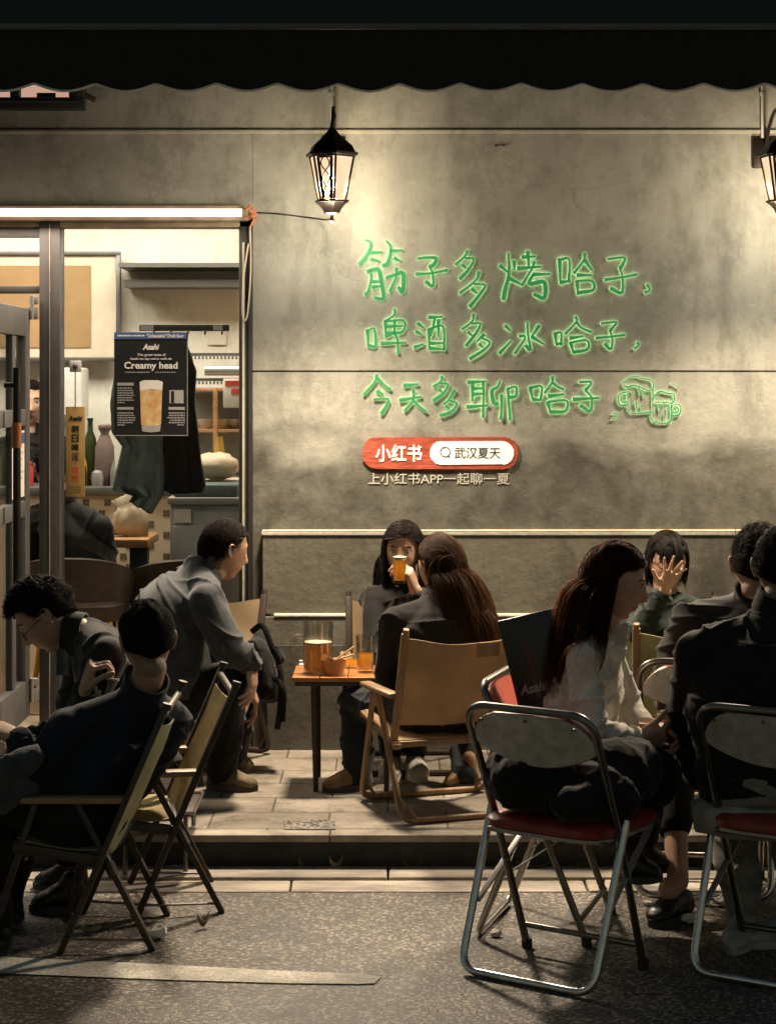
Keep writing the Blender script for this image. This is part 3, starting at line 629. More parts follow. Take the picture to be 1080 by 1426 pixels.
ld = bpy.data.lights.new('tube_light', 'AREA'); ld.shape = 'RECTANGLE'; ld.size = 1.9; ld.size_y = .03; ld.energy = TUBE_P; ld.color = (1.,.80,.64)
lo = bpy.data.objects.new('tube_light', ld); COL.objects.link(lo); lo.parent = tl; lo.location = (-.15,-.055,-.03); lo.rotation_euler = (R(-20),0,0)
g = MB(); zz = P(0,300,0).z; g.tube(spl([(P(349,0,0).x,-.03,zz-.05),(P(350,0,0).x,-.032,P(0,380,0).z),(P(345,0,0).x,-.032,P(0,440,0).z),(P(339,0,0).x,-.034,P(0,440,0).z),(P(340,0,0).x,-.034,P(0,390,0).z),(P(347,0,0).x,-.036,P(0,340,0).z)], 10), .0035, 8)
single('loose_cable', g, 'cable_pale', 'pale cable hanging in a loop from the end of the tube lamp', 'cable')
g = MB(); g.tube(spl([P(358,296,-.006), P(390,298,-.006), P(430,303,-.008), P(455,306,-.1), P(463,300,-.40)], 8), .003, 6); single('lamp_wire', g, 'black_metal', 'thin dark wire running along the wall to the lantern', 'wire')

# open door leaf, swung out towards the street
xd = P(44,0,0).x
door = thing('door_leaf', 'grey glazed metal door standing open towards the street', 'door', (xd,-.03,zd))
dt = HC-(430-YH)/S(-.03); db = .14; W_ = 1.06
g = MB(); X0, X1 = xd-.042, xd
def dbox(y0, y1, z0, z1, d=0.0): g.box((X0-d,-.03-y1,z0), (X1+d,-.03-y0,z1), 0, .004)
dbox(0,.10,db,dt); dbox(W_-.1,W_,db,dt); dbox(.1,W_-.1,dt-.12,dt); dbox(.1,W_-.1,db,db+.16)
for zz in (P(0,580,-.2).z, P(0,708,-.2).z): dbox(.1,W_-.1,zz-.04,zz+.03)
dbox(.30,.36,db+.1,dt-.1,-.006); obj('frame', g, 'door_grey', door, 30)
g = MB(); g.box((X0+.018,-.03-W_+.1,db+.1), (X0+.023,-.13,dt-.1)); obj('glazing', g, 'window_glass', door, None)
g = MB(); hx = xd+.05; g.tube([(hx,-.60,.62),(hx,-.60,1.62)], .016, 12); g.tube([(hx,-.60,1.55),(X1,-.60,1.55)], .012, 8); g.tube([(hx,-.60,.68),(X1,-.60,.68)], .012, 8); hd = obj('handle', g, 'black_metal', door)
g = MB(); g.tube([(hx,-.60,1.30),(hx,-.60,1.40)], .019, 12); obj('collar', g, 'copper', hd)
for zz in (1.93, .3): g = MB(); g.box((xd-.01,-.045,zz-.10), (xd+.035,-.018,zz-.045), 0, .005); g.box((xd+.0,-.045,zz-.035), (xd+.035,-.018,zz+.0), 0, .005); g.tube([(xd+.012,-.052,zz-.1),(xd+.012,-.052,zz)], .008, 8); obj('hinge', g, 'steel', door)
g = MB(); q = P(24,640,-.17); g.box((xd+.003,-.46,P(0,693,-.3).z), (xd+.005,-.19,P(0,600,-.3).z), 0); g.box((xd+.0055,-.455,P(0,618,-.3).z), (xd+.0058,-.195,P(0,603,-.3).z), 1)
for k in range(5): g.box((xd+.0055,-.43,P(0,632+k*9,-.3).z), (xd+.0058,-.22-.02*(k%3),P(0,629+k*9,-.3).z), 2)
single('door_notice', g, ['paper_white','print_blue','print_grey'], 'white paper notice with a blue heading stuck on the open door', 'notice')

# ---------------------------------------------------------------- room behind the glass
rm = thing('shop_room', 'bright cream painted room seen through the shop window', 'room', (-1.5,1.2,0))
RY = 2.3
g = MB(); g.box((-4,RY,-.02), (.3,RY+.1,3.0)); g.box((-4.1,.25,-.02), (-4,RY,3.0)); g.box((.3,.25,-.02), (.4,RY,3.0)); obj('wall', g, 'room_wall', rm, None)
g = MB(); g.box((-4,.25,2.75), (.3,RY,2.85)); obj('ceiling', g, 'room_wall', rm, None)
g = MB(); g.box((-4,.245,.02), (.3,RY,.10)); obj('floor', g, 'wood_floor', rm, None)
g = MB(); za = P(0,366,1.9).z
g.box((P(165,0,1.9).x,1.9,P(0,372,1.9).z), (.3,RY,P(0,366,1.9).z), 0); g.box((P(168,0,1.9).x,2.0,P(0,398,1.9).z), (.3,RY,P(0,388,1.9).z), 0); obj('wall_trim', g, 'steel_dark', rm, None)
g = MB(); g.box((-2.6,.9,2.70), (-.4,1.7,2.745), 0, .005); pl_ = thing('ceiling_lamp', 'white ceiling lamp lighting the room behind the glass', 'lamp', (-1.5,1.3,2.70)); obj('panel', g, 'tube_lit', pl_)
ld = bpy.data.lights.new('room_light', 'AREA'); ld.shape = 'RECTANGLE'; ld.size = 2.2; ld.size_y = .8; ld.energy = ROOM_P; ld.color = (1.,.90,.74)
lo = bpy.data.objects.new('room_light', ld); COL.objects.link(lo); lo.parent = pl_; lo.location = (0,0,-.02)
Y = 2.2                                                        # framed panel
pf = thing('framed_picture', 'large brown framed picture on the back wall of the room', 'picture', P(60,430,Y))
a, b = P(-140,503,Y), P(168,350,Y)
g = MB()
for (x0, x1, z0, z1) in ((a.x,b.x,a.z,a.z+.022),(a.x,b.x,b.z-.022,b.z),(a.x,a.x+.022,a.z+.022,b.z-.022),(b.x-.022,b.x,a.z+.022,b.z-.022)): g.box((x0,Y-.02,z0), (x1,Y+.03,z1), 0, .003)
obj('frame', g, 'steel_dark', pf)
g = MB(); g.box((a.x+.022,Y,a.z+.022), (b.x-.022,Y+.02,b.z-.022)); obj('mount', g, 'art_mat', pf, None)
g = MB(); c, d = P(-100,484,Y), P(127,370,Y); g.box((c.x,Y-.006,c.z), (d.x,Y-.001,d.z)); obj('art_sheet', g, 'art_paper', pf, None)
Y = 1.55                                                       # counter with printed tiles
ct = thing('counter', 'cream tiled counter printed with small dark squares inside the shop', 'counter', P(190,800,Y))
a, b = P(40,900,Y), P(240,690,Y); g = MB(); g.box((-3.2,Y,.1), (b.x,Y+.5,b.z)); obj('front', g, 'tile_cream', ct, None)
g = MB()
for r_ in range(9):
    for k in range(14):
        px = 30+k*15+(r_ % 2)*7; py = 700+r_*15
        if px > 234 or (k*7+r_*3) % 2: continue
        for dx in (-2.4, 2.4):
            for dy in (-2.4, 2.4): q = P(px+dx, py+dy, Y-.002); h = .0075; g.box((q.x-h,Y-.003,q.z-h), (q.x+h,Y+.002,q.z+h))
obj('tile_print', g, 'tile_print', ct, None)
g = MB(); g.box((-3.2,Y-.03,b.z), (b.x+.02,Y+.5,b.z+.045), 0, .006); obj('counter_top', g, 'steel_dark', ct)
for px, h, m, nm, lab in ((152,84,'bottle_green','wine_bottle','green wine bottle standing on the shop counter'),):
    q = P(126,690,Y+.15); g = MB(); g.lathe([(.036,0),(.036,.2),(.03,.24),(.014,.28),(.013,.33),(.016,.335),(.016,.345)], (q.x,q.y,b.z+.045), 20); single(nm, g, m, lab, 'bottle')
q = P(146,690,Y+.1); g = MB(); g.lathe([(.05,0),(.056,.06),(.05,.2),(.03,.25),(.022,.265),(.034,.29),(.038,.31),(.02,.315)], (q.x,q.y,b.z+.045), 20); me = g.mesh('wrapped_bottle'); mats_to(me,['cloth_mauve']); fix_normals(me); wrinkle(me,.006,50,5); smooth_mesh(me)
tag(obj('wrapped_bottle', me, None), 'bottle wrapped and tied in mauve cloth on the counter', 'bottle')
for i_, (px, m, hh) in enumerate(((112,'leather_black',.10),(136,'steel',.07),(38,'print_red',.12))):
    q = P(px,690,Y+.05); g = MB(); g.lathe([(.03,0),(.034,hh*.6),(.028,hh),(.01,hh+.012)], (q.x,q.y,b.z+.045), 16); single(['dark_jar','steel_cup','red_can'][i_], g, m, ['small dark jar on the counter under the gold plaque','steel cup between the bottles on the counter','red can on the counter behind the grey post'][i_], ['jar','cup','can'][i_])
Y = .95                                                        # steel cabinet
cb = thing('steel_cabinet', 'grey steel cabinet with a fridge door inside the shop', 'cabinet', P(285,850,Y))
a, b = P(237,900,Y), P(345,700,Y); g = MB(); g.box((a.x,Y,.1), (b.x,Y+.5,b.z-.01), 0, .006); obj('body', g, 'steel', cb)
g = MB(); g.box((a.x-.01,Y-.03,b.z-.008), (b.x,Y+.5,b.z+.025), 0, .004); obj('top', g, 'steel', cb)
g = MB(); g.box((a.x+.02,Y-.012,b.z-.095), (a.x+.10,Y-.002,b.z-.03)); obj('badge', g, 'room_wall', cb)
g = MB(); g.box((a.x+.012,Y-.016,.16), (b.x-.012,Y-.003,b.z-.11), 0, .006); obj('door', g, 'steel', cb)
g = MB(); g.box((P(240,0,Y).x,Y+.02,b.z+.026), (P(330,0,Y).x,Y+.3,b.z+.085), 0, .012); single('folded_case', g, 'cloth_teal', 'flat grey green case lying on the steel cabinet', 'case')
Y = 1.7                                                        # shelves at right behind the jackets
sh = thing('kitchen_shelf', 'steel kitchen shelves with dark back behind the hanging jackets', 'shelf', P(300,600,Y))
g = MB()
for py in (543, 600): q = P(0,py,Y); g.box((P(250,0,Y).x,Y,q.z-.008), (.25,Y+.4,q.z+.008), 0, .002)
for px in (300, 348): q = P(px,0,Y); g.box((q.x-.012,Y-.005,.9), (q.x+.012,Y+.03,P(0,540,Y).z), 0, .002)
obj('boards', g, 'wood_light', sh)
g = MB(); g.box((P(250,0,Y).x,Y+.41,.9), (.25,Y+.45,P(0,540,Y).z)); obj('back_panel', g, 'steel', sh, None)
g = MB()
for j, py in enumerate((497, 532)):
    q = P(0,py,Y-.05)
    for k in range(30): xx = P(262,0,Y).x+k*.019; g.box((xx,Y-.05,q.z-.012), (xx+.009,Y-.046,q.z+.004), 0)
    g.box((P(258,0,Y).x,Y-.05,q.z+.005), (.25,Y-.045,q.z+.02), 0)
obj('perforated_strip', g, 'steel_dark', sh, None)
g = MB(); q = P(0,516,Y-.1); g.tube([(P(288,0,Y).x,Y-.1,q.z),(.1,Y-.1,q.z)], .026, 14); single('roller_tube', g, 'steel', 'grey steel tube across the shelves behind the black jacket', 'tube')
q = P(322,547,1.4); g = MB(); g.box((q.x-.04,1.4,q.z-.075), (q.x+.10,1.41,q.z+.07), 0, .004); g.box((q.x-.03,1.396,q.z+.035), (q.x+.09,1.399,q.z+.06), 1); g.box((q.x+.0,1.396,q.z-.005), (q.x+.06,1.399,q.z+.02), 1); single('paper_label', g, ['paper_white','print_red'], 'white paper sheet with red print hanging before the shelves', 'label')
q = P(306,640,1.5); g = MB(); g.lathe([(.03,0),(.032,.05),(.022,.12),(.018,.16),(.02,.165)], (q.x,1.5,q.z-.05), 16); single('sauce_bottle', g, 'bottle_amber', 'yellow bottle standing behind the black jacket', 'bottle')
q = P(296,650,1.2); g = MB(); g.ell((q.x,1.3,q.z), (.13,.09,.07)); me = g.mesh('plastic_bag'); mats_to(me,['bag_white']); fix_normals(me); wrinkle(me,.012,40,3); smooth_mesh(me); tag(obj('plastic_bag', me, None), 'pale plastic bag lying on the steel cabinet', 'bag')
for px in (268,): q = P(px,660,1.35); g = MB(); g.box((q.x-.05,1.3,.90), (q.x+.45,1.6,P(0,668,1.35).z), 0, .005); single('carton', g, 'tile_cream', 'cream carton beside the steel cabinet', 'carton')
Y = .5                                                         # coat rail
hr = thing('coat_rail', 'black rail with small hooks fixed inside the shop window', 'rail', P(255,456,Y)); g = MB(); a, b = P(194,461,Y), P(319,452,Y); g.box((a.x,Y,a.z), (b.x,Y+.025,b.z), 0, .003); obj('rail', g, 'frame_black', hr)
g = MB()
for k in range(5): xx = a.x+.05+(b.x-a.x-.1)*k/4+.02; g.tube([(xx,Y,a.z),(xx,Y-.03,a.z-.015),(xx,Y-.035,a.z)], .004, 6)
obj('hook', g, 'frame_black', hr)
g = MB(); g.box((P(196,0,Y).x,Y-.004,a.z+.003), (P(214,0,Y).x,Y-.001,b.z-.003)); g.box((P(297,0,Y).x,Y-.004,a.z+.003), (P(310,0,Y).x,Y-.001,b.z-.003)); obj('sticker', g, 'print_grey', hr)

def drape(name, outline_l, outline_r, Y0, mat, label, seed, thick=.05):
    """A hanging garment: closed cloth body between two outlines (photo px per row), with vertical folds."""
    n = len(outline_l); rings = []
    rows = []
    for k in range((n-1)*5+1):
        t = k/5; i = min(int(t), n-2); f = t-i
        l_ = [outline_l[i][j]*(1-f)+outline_l[i+1][j]*f for j in (0,1)]; r_ = [outline_r[i][j]*(1-f)+outline_r[i+1][j]*f for j in (0,1)]
        rows.append((l_, r_))
    seg = 48; vs = []; fs = []
    for k, (l_, r_) in enumerate(rows):
        A, B = P(*l_, Y0), P(*r_, Y0)
        for j in range(seg):
            a = 2*math.pi*j/seg; u = .5-.5*math.cos(a); d = math.sin(a)
            p = A*(1-u)+B*u; tk = thick*(abs(d)**.6)*(1 if d >= 0 else -1)
            fold = .012*math.sin(u*15+seed+k*.06)+.008*math.sin(u*31+seed*2+k*.1)
            vs.append((p.x, Y0-tk+fold*(k/len(rows)+.2), p.z))
    for k in range(len(rows)-1):
        for j in range(seg): fs.append((k*seg+j, k*seg+(j+1) % seg, (k+1)*seg+(j+1) % seg, (k+1)*seg+j))
    fs.append(tuple(range(seg-1,-1,-1))); fs.append(tuple((len(rows)-1)*seg+j for j in range(seg)))
    me = MB().add(vs, fs).mesh(name); mats_to(me, [mat]); fix_normals(me); wrinkle(me, .004, 25, seed); smooth_mesh(me)
    return obj(name, me, None)
o = drape('hanging_coat', [(196,466),(160,520),(153,560),(155,600),(170,622),(162,655),(157,682),(185,690),(180,698)], [(235,464),(235,520),(232,560),(230,600),(228,622),(232,655),(232,672),(228,690),(212,716)], .44, 'cloth_teal', '', 3); tag(o, 'grey green coat hanging behind the beer poster', 'coat')
o = drape('hanging_jacket', [(236,464),(222,520),(222,570),(222,610),(224,650),(226,682),(238,688)], [(256,466),(274,516),(272,560),(277,600),(282,645),(288,676),(284,686)], .47, 'cloth_black', '', 8); tag(o, 'black jacket hanging at the right behind the beer poster', 'jacket')

# poster on the glass
Y = .026; k_ = 787/160.
po = thing('beer_poster', 'black beer poster with a blue top strip and a full glass, stuck on the window', 'poster', P(210,533,Y))
def Q(cx, cy, dy=0): return P(140+cx/k_, 440+cy/k_, Y-dy)
a, b = Q(95,820), Q(600,112); g = MB(); g.box((a.x,Y-.003,a.z), (b.x,Y,b.z), 0); obj('sheet', g, 'print_black', po, None)
a, b = Q(95,158), Q(590,112); g = MB(); g.box((a.x,Y-.005,a.z), (b.x,Y-.0035,b.z), 0); obj('top_strip', g, 'print_blue', po, None)
g = MB()
for (cx0,cy0,cx1,cy1) in ((594,160,598,822),(95,816,600,820)): a, b = Q(cx0,cy1), Q(cx1,cy0); g.box((a.x,Y-.0045,a.z), (b.x,Y-.0035,b.z))
obj('edge_line', g, 'print_grey', po, None)
def ptxt(s, cx, cy, w, h, mat, bold=0, sh=0):
    q = Q(cx, cy, .0045); return text_mb(s, w/k_/S(Y), h/k_/S(Y), bold, .0008, q, shear=sh)
g = MB(); g.merge(ptxt('Asahi',346,212,112,40,0,.03,.25)); g.merge(ptxt('Creamy head',346,345,365,62,0,.025)); g.merge(ptxt('The great taste of',350,268,195,22,0,.01)); g.merge(ptxt('Asahi on tap starts with its',346,295,285,20,0,.01)); obj('headline', g, 'print_white', po, None)
g = MB(); g.merge(ptxt('"Unbeatable" Draft Beer',445,136,255,24,0,.01), Matrix.Translation((0,-.0018,0)))
for i in range(11):
    a, b = Q(120+i*17,140), Q(120+i*17+RNG.uniform(8,14),131); g.box((a.x,Y-.0062,a.z), (b.x,Y-.0055,b.z))
obj('strip_text', g, 'print_white', po, None)
g = MB()
for (x0, y0, nl, al) in ((118,490,7,0),(118,660,6,0),(578,660,6,1)):
    for i in range(nl):
        L = RNG.uniform(95,125) if i < nl-1 else 50; xa = x0 if not al else x0-L
        xx = xa
        while xx < xa+L-6:
            ww = RNG.uniform(8,22); a, b = Q(xx,y0+i*16.5+8), Q(min(xx+ww,xa+L),y0+i*16.5); g.box((a.x,Y-.0045,a.z), (b.x,Y-.0035,b.z)); xx += ww+4
for i in range(22):
    if i in (11,12): continue
    xx = 170+i*16; a, b = Q(xx,390), Q(xx+RNG.uniform(6,13),382); g.box((a.x,Y-.0045,a.z), (b.x,Y-.0035,b.z))
obj('small_print', g, 'print_grey', po, None)
for (x0,y0,x1,y1) in ((116,457,228,477),(116,624,228,642),(466,623,578,643),(473,508,570,598)): a, b = Q(x0,y1), Q(x1,y0); g = MB(); g.box((a.x,Y-.0045,a.z), (b.x,Y-.0035,b.z), 0); obj('caption_box', g, 'print_grey', po, None)
g = MB(); a, b = Q(485,595), Q(505,515); g.box((a.x,Y-.0052,a.z), (b.x,Y-.0046,b.z)); obj('icon', g, 'print_black', po, None)
def gl(prof, mat, nm):
    pts = [Q(x,y) for x, y in prof]; g = MB(); g.prism([(p.x,p.z) for p in pts], Y-.005, Y-.0036); obj(nm, g, mat, po, None)
gl([(272,510),(280,745),(300,752),(400,752),(416,745),(424,510),(350,500)], 'print_orange', 'printed_beer'); gl([(270,452),(272,510),(350,503),(424,512),(428,452),(395,440),(300,440)], 'print_white', 'printed_foam'); gl([(281,752),(288,790),(350,798),(408,790),(415,752)], 'print_grey', 'printed_glass_base')

# gold hanging plaque
Y = .0; k2 = 713/160.
pq = thing('hanging_plaque', 'gold plaque with vertical dark and red characters hanging on the shop window', 'plaque', P(105,630,.1))
Y = .016
def Q2(cx, cy, dy=0): return P(cx/k2, 380+cy/k2, Y-dy)
a, b = Q2(408,1390), Q2(527,830); g = MB(); g.box((a.x,Y,a.z), (b.x,Y+.006,b.z), 0, .002); obj('board', g, 'plaque_gold', pq, 30)
def qt(s, cx, cy, w, h, bold=0): q = Q2(cx,cy,.001); return text_mb(s, w/k2/S(Y), h/k2/S(Y), bold, .001, q)
g = MB(); g.merge(text_mb('Asahi', 88/k2/S(Y), 30/k2/S(Y), .03, .001, Q2(468,902,.001), shear=.25))
for i, ch in enumerate('朝日啤酒'): g.merge(qt(ch,468,970+i*57,44,48,.015))
g.merge(qt('·',468,1185,8,8)); obj('dark_characters', g, 'print_black', pq, None)
g = MB()
for i, ch in enumerate('超爽'): g.merge(qt(ch,470,1222+i*48,40,42,.015))
obj('red_characters', g, 'print_red', pq, None)
g = MB()
for i in range(3):
    for j in range(6): a, b = Q2(425+j*14,1332+i*16), Q2(434+j*14,1324+i*16); g.box((a.x,Y-.001,a.z), (b.x,Y+.001,b.z))
obj('footer_print', g, 'tile_print', pq, None)
g = MB(); a = Q2(468,835); b = Q2(468,580); g.tube([a,b], .0025, 6); g.ell(b, (.012,.006,.012)); obj('cord', g, 'steel_dark', pq)
g = MB(); a, b = Q2(432,615), Q2(505,545); g.box((a.x,Y+.002,a.z), (b.x,Y+.010,b.z), 0, .003); obj('hook_plate', g, 'plastic_white', pq)

# chairs and table in the room
def tub_chair(px, py, Y, w, rz, label):
    q = P(px, py, Y); t = thing('tub_chair', label, 'chair', (q.x,Y,.1), rz, 'brown chairs inside the shop'); zt = q.z-.1
    g = MB()
    g.grid(lambda u, v: ((w/2)*math.cos(math.pi*(1.02*u-.01))*(.85+.15*v), -.24*math.sin(math.pi*u)*(.8+.2*v)+.02, .40+(zt-.40-.10*abs(2*u-1)**2.2)*v), 24, 8, 0, .03); obj('backrest', g, 'leather_brown', t, 50, True)
    g = MB(); g.loft([((0,.02,.38),(w*.44,0,0),(0,.23,0)),((0,.02,.45),(w*.46,0,0),(0,.25,0)),((0,.02,.47),(w*.42,0,0),(0,.22,0))], pw=3); obj('seat', g, 'leather_brown', t, 40, True)
    for sx in (-1,1):
        for sy in (-1,1): g = MB(); g.tube([(sx*w*.33,.02+sy*.16,.39),(sx*w*.46,.02+sy*.25,.0)], [.018,.011], 10); obj('leg', g, 'wood_yellow', t, 40, True)
    return t
tub_chair(105,772,.62,.52,0,'brown tub chair carrying the seated diner inside the shop')
tub_chair(232,775,.85,.42,R(25),'empty brown tub chair before the steel cabinet')
q = P(193,750,.9); dt_ = thing('dining_table', 'small wooden table on a dark post inside the shop', 'table', (q.x,.95,.1)); zt = P(0,753,.9).z
g = MB(); g.box((q.x-.30,.85,zt-.03), (q.x+.05,1.3,zt+.01), 0, .006); obj('table_top', g, 'wood_light', dt_)
g = MB(); g.box((q.x-.045,.92,.10), (q.x+.04,1.0,zt-.031), 0, .003); obj('post', g, 'frame_black', dt_)
q = P(180,730,1.0); g = MB(); g.loft([((q.x,1.05,zt+.012),(.085,0,0),(0,.05,0)),((q.x,1.05,zt+.06),(.095,0,0),(0,.06,0)),((q.x,1.05,zt+.12),(.085,0,0),(0,.055,0)),((q.x-.01,1.05,zt+.15),(.06,0,.01),(0,.04,0)),((q.x-.03,1.05,zt+.17),(.05,0,.02),(0,.02,0)),((q.x-.03,1.05,zt+.21),(.07,0,.03),(0,.02,0))], 40); me = g.mesh('paper_bag'); mats_to(me,['bag_white']); fix_normals(me); wrinkle(me,.016,45,9); smooth_mesh(me); tag(obj('paper_bag', me, None), 'crumpled pale bag standing on the indoor wooden table', 'bag')

# clutter in the kitchen
def jar(nm, px, pz, Y, prof, mat, label, cat):
    q = P(px, 0, Y); g = MB(); g.lathe(prof, (q.x, Y, pz), 18); single(nm, g, mat, label, cat)
cz = P(0,690,1.55).z+.045
BT = [(.026,0),(.028,.10),(.024,.14),(.011,.19),(.010,.225),(.013,.23)]
for i_, (px, m, sc, lab) in enumerate(((92,'leather_black',1.1,'black bottle right beside the grey post on the counter'),(116,'bottle_amber',.8,'short amber bottle in front of the wine bottle'),(143,'bottle_green',.7,'little green bottle right of the wrapped bottle'),(158,'steel',.6,'tall steel cup at the right end of the bottles'),(22,'bottle_amber',1.15,'tall amber bottle seen through the open door'),(8,'bottle_green',1.0,'green bottle seen through the open door at the left edge'))):
    jar('counter_bottle', px, cz, 1.60+.05*(i_ % 3), [(r_*sc, z_*sc) for r_, z_ in BT], m, lab, 'bottle')
z5 = P(0,600,1.7).z+.009; z6 = P(0,543,1.7).z+.009
BW = [(.02,0),(.045,.03),(.052,.05),(.048,.05),(.03,.012),(.001,.01)]
for i_, (px, z_, m, lab) in enumerate(((288,z5,'paper_white','white bowl at the left of the kitchen shelf'),(308,z5,'tile_cream','cream bowl in the middle of the kitchen shelf'),(326,z5,'steel','steel bowl at the right of the kitchen shelf'))): jar('shelf_bowl', px, z_, 1.80, BW, m, lab, 'bowl')
for i_, (px, h, m, lab) in enumerate(((284,.13,'leather_brown','brown box on the lowest kitchen shelf'),(300,.09,'paper_white','white box beside the brown one on the lowest shelf'),(322,.16,'print_grey','grey box on the lowest shelf by the window frame'))):
    q = P(px,0,1.8); g = MB(); g.box((q.x-.035,1.76,.92), (q.x+.035,1.86,.92+h), 0, .004); single('shelf_box', g, m, lab, 'box')
q = P(100,555,1.9); g = MB(); g.box((q.x-.085,1.86,cz), (q.x+.06,2.1,P(0,512,1.9).z), 0, .012); g2 = thing('drinks_machine', 'white drinks machine standing behind the gold plaque', 'machine', (q.x,1.9,cz)); obj('body', g, 'plastic_white', g2)
g = MB(); g.box((q.x-.065,1.852,cz+.16), (q.x+.04,1.858,cz+.36), 0, .003); obj('panel', g, 'steel_dark', g2); g = MB(); g.tube([(q.x-.01,1.85,cz+.30),(q.x-.01,1.80,cz+.29),(q.x-.01,1.79,cz+.24)], .009, 8); obj('tap', g, 'steel', g2)
for i_, (px, py, w_, h_, lab) in enumerate(((302,470,26,20,'small paper note on the wall under the trim strips'),(226,432,14,18,'narrow paper note on the back wall above the coat rail'))):
    a, b = P(px-w_/2,py+h_/2,2.29), P(px+w_/2,py-h_/2,2.29); g = MB(); g.box((a.x,2.285,a.z), (b.x,2.29,b.z)); single('wall_note', g, 'paper_white', lab, 'note')

# ---------------------------------------------------------------- writing on the wall
sY = -.010
def strokes(t, ss, ox, oy, k, wpx, nm, mat='sign_green', back='sign_halo'):
    g = MB(); hw = wpx/2/S(sY)
    for st in ss:
        p = [P(ox+x*k, oy+y*k, sY) for x, y in st]; p = spl(p, 5); n = len(p)
        rr = [hw*(.85+.25*math.sin(3.0*i/max(1,n-1)+len(st))) for i in range(n)]
        # ribbon with rounded section: wide in the wall plane, 5 mm deep
        d0 = (p[1]-p[0]).normalized()*hw*.5; d1 = (p[-1]-p[-2]).normalized()*hw*.5
        p = [p[0]-d0]+p+[p[-1]+d1]; rr = [rr[0]*.6]+rr+[rr[-1]*.6]
        for layer, (yy, dep, sc, ad) in enumerate(((sY,.0014,1.0,0),(sY+.004,.0009,1.0,-.15/S(sY)))):
            vs = []; fs = []; seg = 8
            for i, c in enumerate(p):
                a = p[max(i-1,0)]; b = p[min(i+1,len(p)-1)]; tn = (b-a); tn.y = 0; tn.normalize(); nn = Vector((-tn.z,0,tn.x))
                for q in range(seg): an = 2*math.pi*(q+.5)/seg; vs.append((c.x+nn.x*(rr[i]+ad)*math.cos(an), yy+dep*math.sin(an), c.z+nn.z*(rr[i]+ad)*math.cos(an)))
            for i in range(len(p)-1):
                for q in range(seg): fs.append((i*seg+q, i*seg+(q+1) % seg, (i+1)*seg+(q+1) % seg, (i+1)*seg+q))
            fs.append(tuple(range(seg))); fs.append(tuple((len(p)-1)*seg+q for q in range(seg-1,-1,-1))); g.add(vs, fs, layer)
    return obj(nm, g, [mat, back], t, 12)
K1, K2 = 220/1080., 240/1080.
L1 = [(490,320,K1,[
 [[(95,70),(125,85),(125,120),(100,175),(50,235)],[(125,155),(200,152)],[(130,200),(185,215)],[(235,78),(260,110),(262,160),(240,230),(212,245)],[(265,145),(340,140)],[(290,195),(325,212)],[(125,275),(130,330),(115,410),(92,445)],[(105,285),(150,270),(180,275),(195,330),(215,460),(185,470),(155,462)],[(140,355),(195,352)],[(140,390),(195,385)],[(235,325),(300,305),(340,292),(352,330),(345,425),(318,395)],[(302,265),(300,320),(258,420)]],
 [[(450,197),(510,190),(572,195),(560,235),(530,255)],[(530,255),(550,300),(552,385),(505,355)],[(440,302),(540,297),(650,275)]],
 [[(787,145),(770,180),(708,238)],[(775,195),(830,200),(800,265),(737,335)],[(755,240),(775,262)],[(866,290),(845,345),(737,432)],[(835,370),(908,378),(880,430),(805,525)],[(820,405),(850,432)]]]),
 (690,320,K1,[
 [[(85,165),(90,250),(85,330),(65,400),(52,475)],[(30,245),(75,285)],[(125,215),(127,270)],[(90,330),(180,378)],[(180,187),(265,183)],[(218,150),(225,255)],[(150,265),(305,252)],[(262,220),(245,270),(180,375)],[(255,305),(365,303)],[(255,305),(230,350),(240,370),(330,358),(330,465),(262,440)]],
 [[(435,200),(440,360)],[(435,205),(500,205),(498,355)],[(440,360),(505,350)],[(607,165),(600,210),(535,295)],[(605,205),(655,275)],[(555,310),(650,310)],[(555,350),(560,440)],[(560,350),(655,350),(665,410),(565,430)]],
 [[(765,200),(875,190),(870,230),(848,265)],[(848,265),(865,330),(860,430),(785,400)],[(745,342),(860,325),(960,305)]],
 [[(1035,375),(1050,410),(1020,430)]]])]
L2 = [(490,420,K1,[
 [[(105,195),(110,295)],[(105,200),(150,185),(160,300),(110,298)],[(292,55),(288,90),(235,130)],[(228,130),(230,235)],[(230,135),(350,130),(345,205),(240,215)],[(235,170),(345,165)],[(290,135),(285,210),(230,240)],[(200,285),(365,280)],[(290,215),(310,265),(315,350)]],
 [[(450,150),(485,175)],[(440,205),(475,225)],[(425,312),(485,290)],[(525,108),(615,103)],[(525,190),(527,320)],[(525,190),(620,170),(628,330)],[(565,115),(550,190),(535,230)],[(590,125),(590,235)],[(535,285),(620,283)],[(530,318),(625,325)]],
 [[(830,90),(820,135),(752,190)],[(820,150),(875,150),(850,210),(780,300)],[(795,210),(815,230)],[(900,225),(855,270)],[(890,250),(940,280),(900,330),(805,390)],[(870,290),(890,310)]]]),
 (690,420,K1,[
 [[(65,165),(100,200)],[(25,352),(100,275)],[(160,235),(200,245),(130,355)],[(215,145),(220,230),(235,330),(205,300)],[(295,165),(245,240)],[(245,240),(325,290)]],
 [[(405,215),(412,290)],[(405,218),(445,215),(445,295)],[(412,290),(450,285)],[(545,105),(548,140),(475,220)],[(550,140),(585,180),(650,207)],[(505,250),(590,237)],[(510,280),(530,350)],[(512,280),(620,265),(625,325),(530,345)]],
 [[(722,150),(820,140),(795,180),(780,200)],[(780,200),(795,260),(785,325),(745,290)],[(685,250),(780,240),(878,227)]],
 [[(965,280),(975,295),(948,320)]]])]
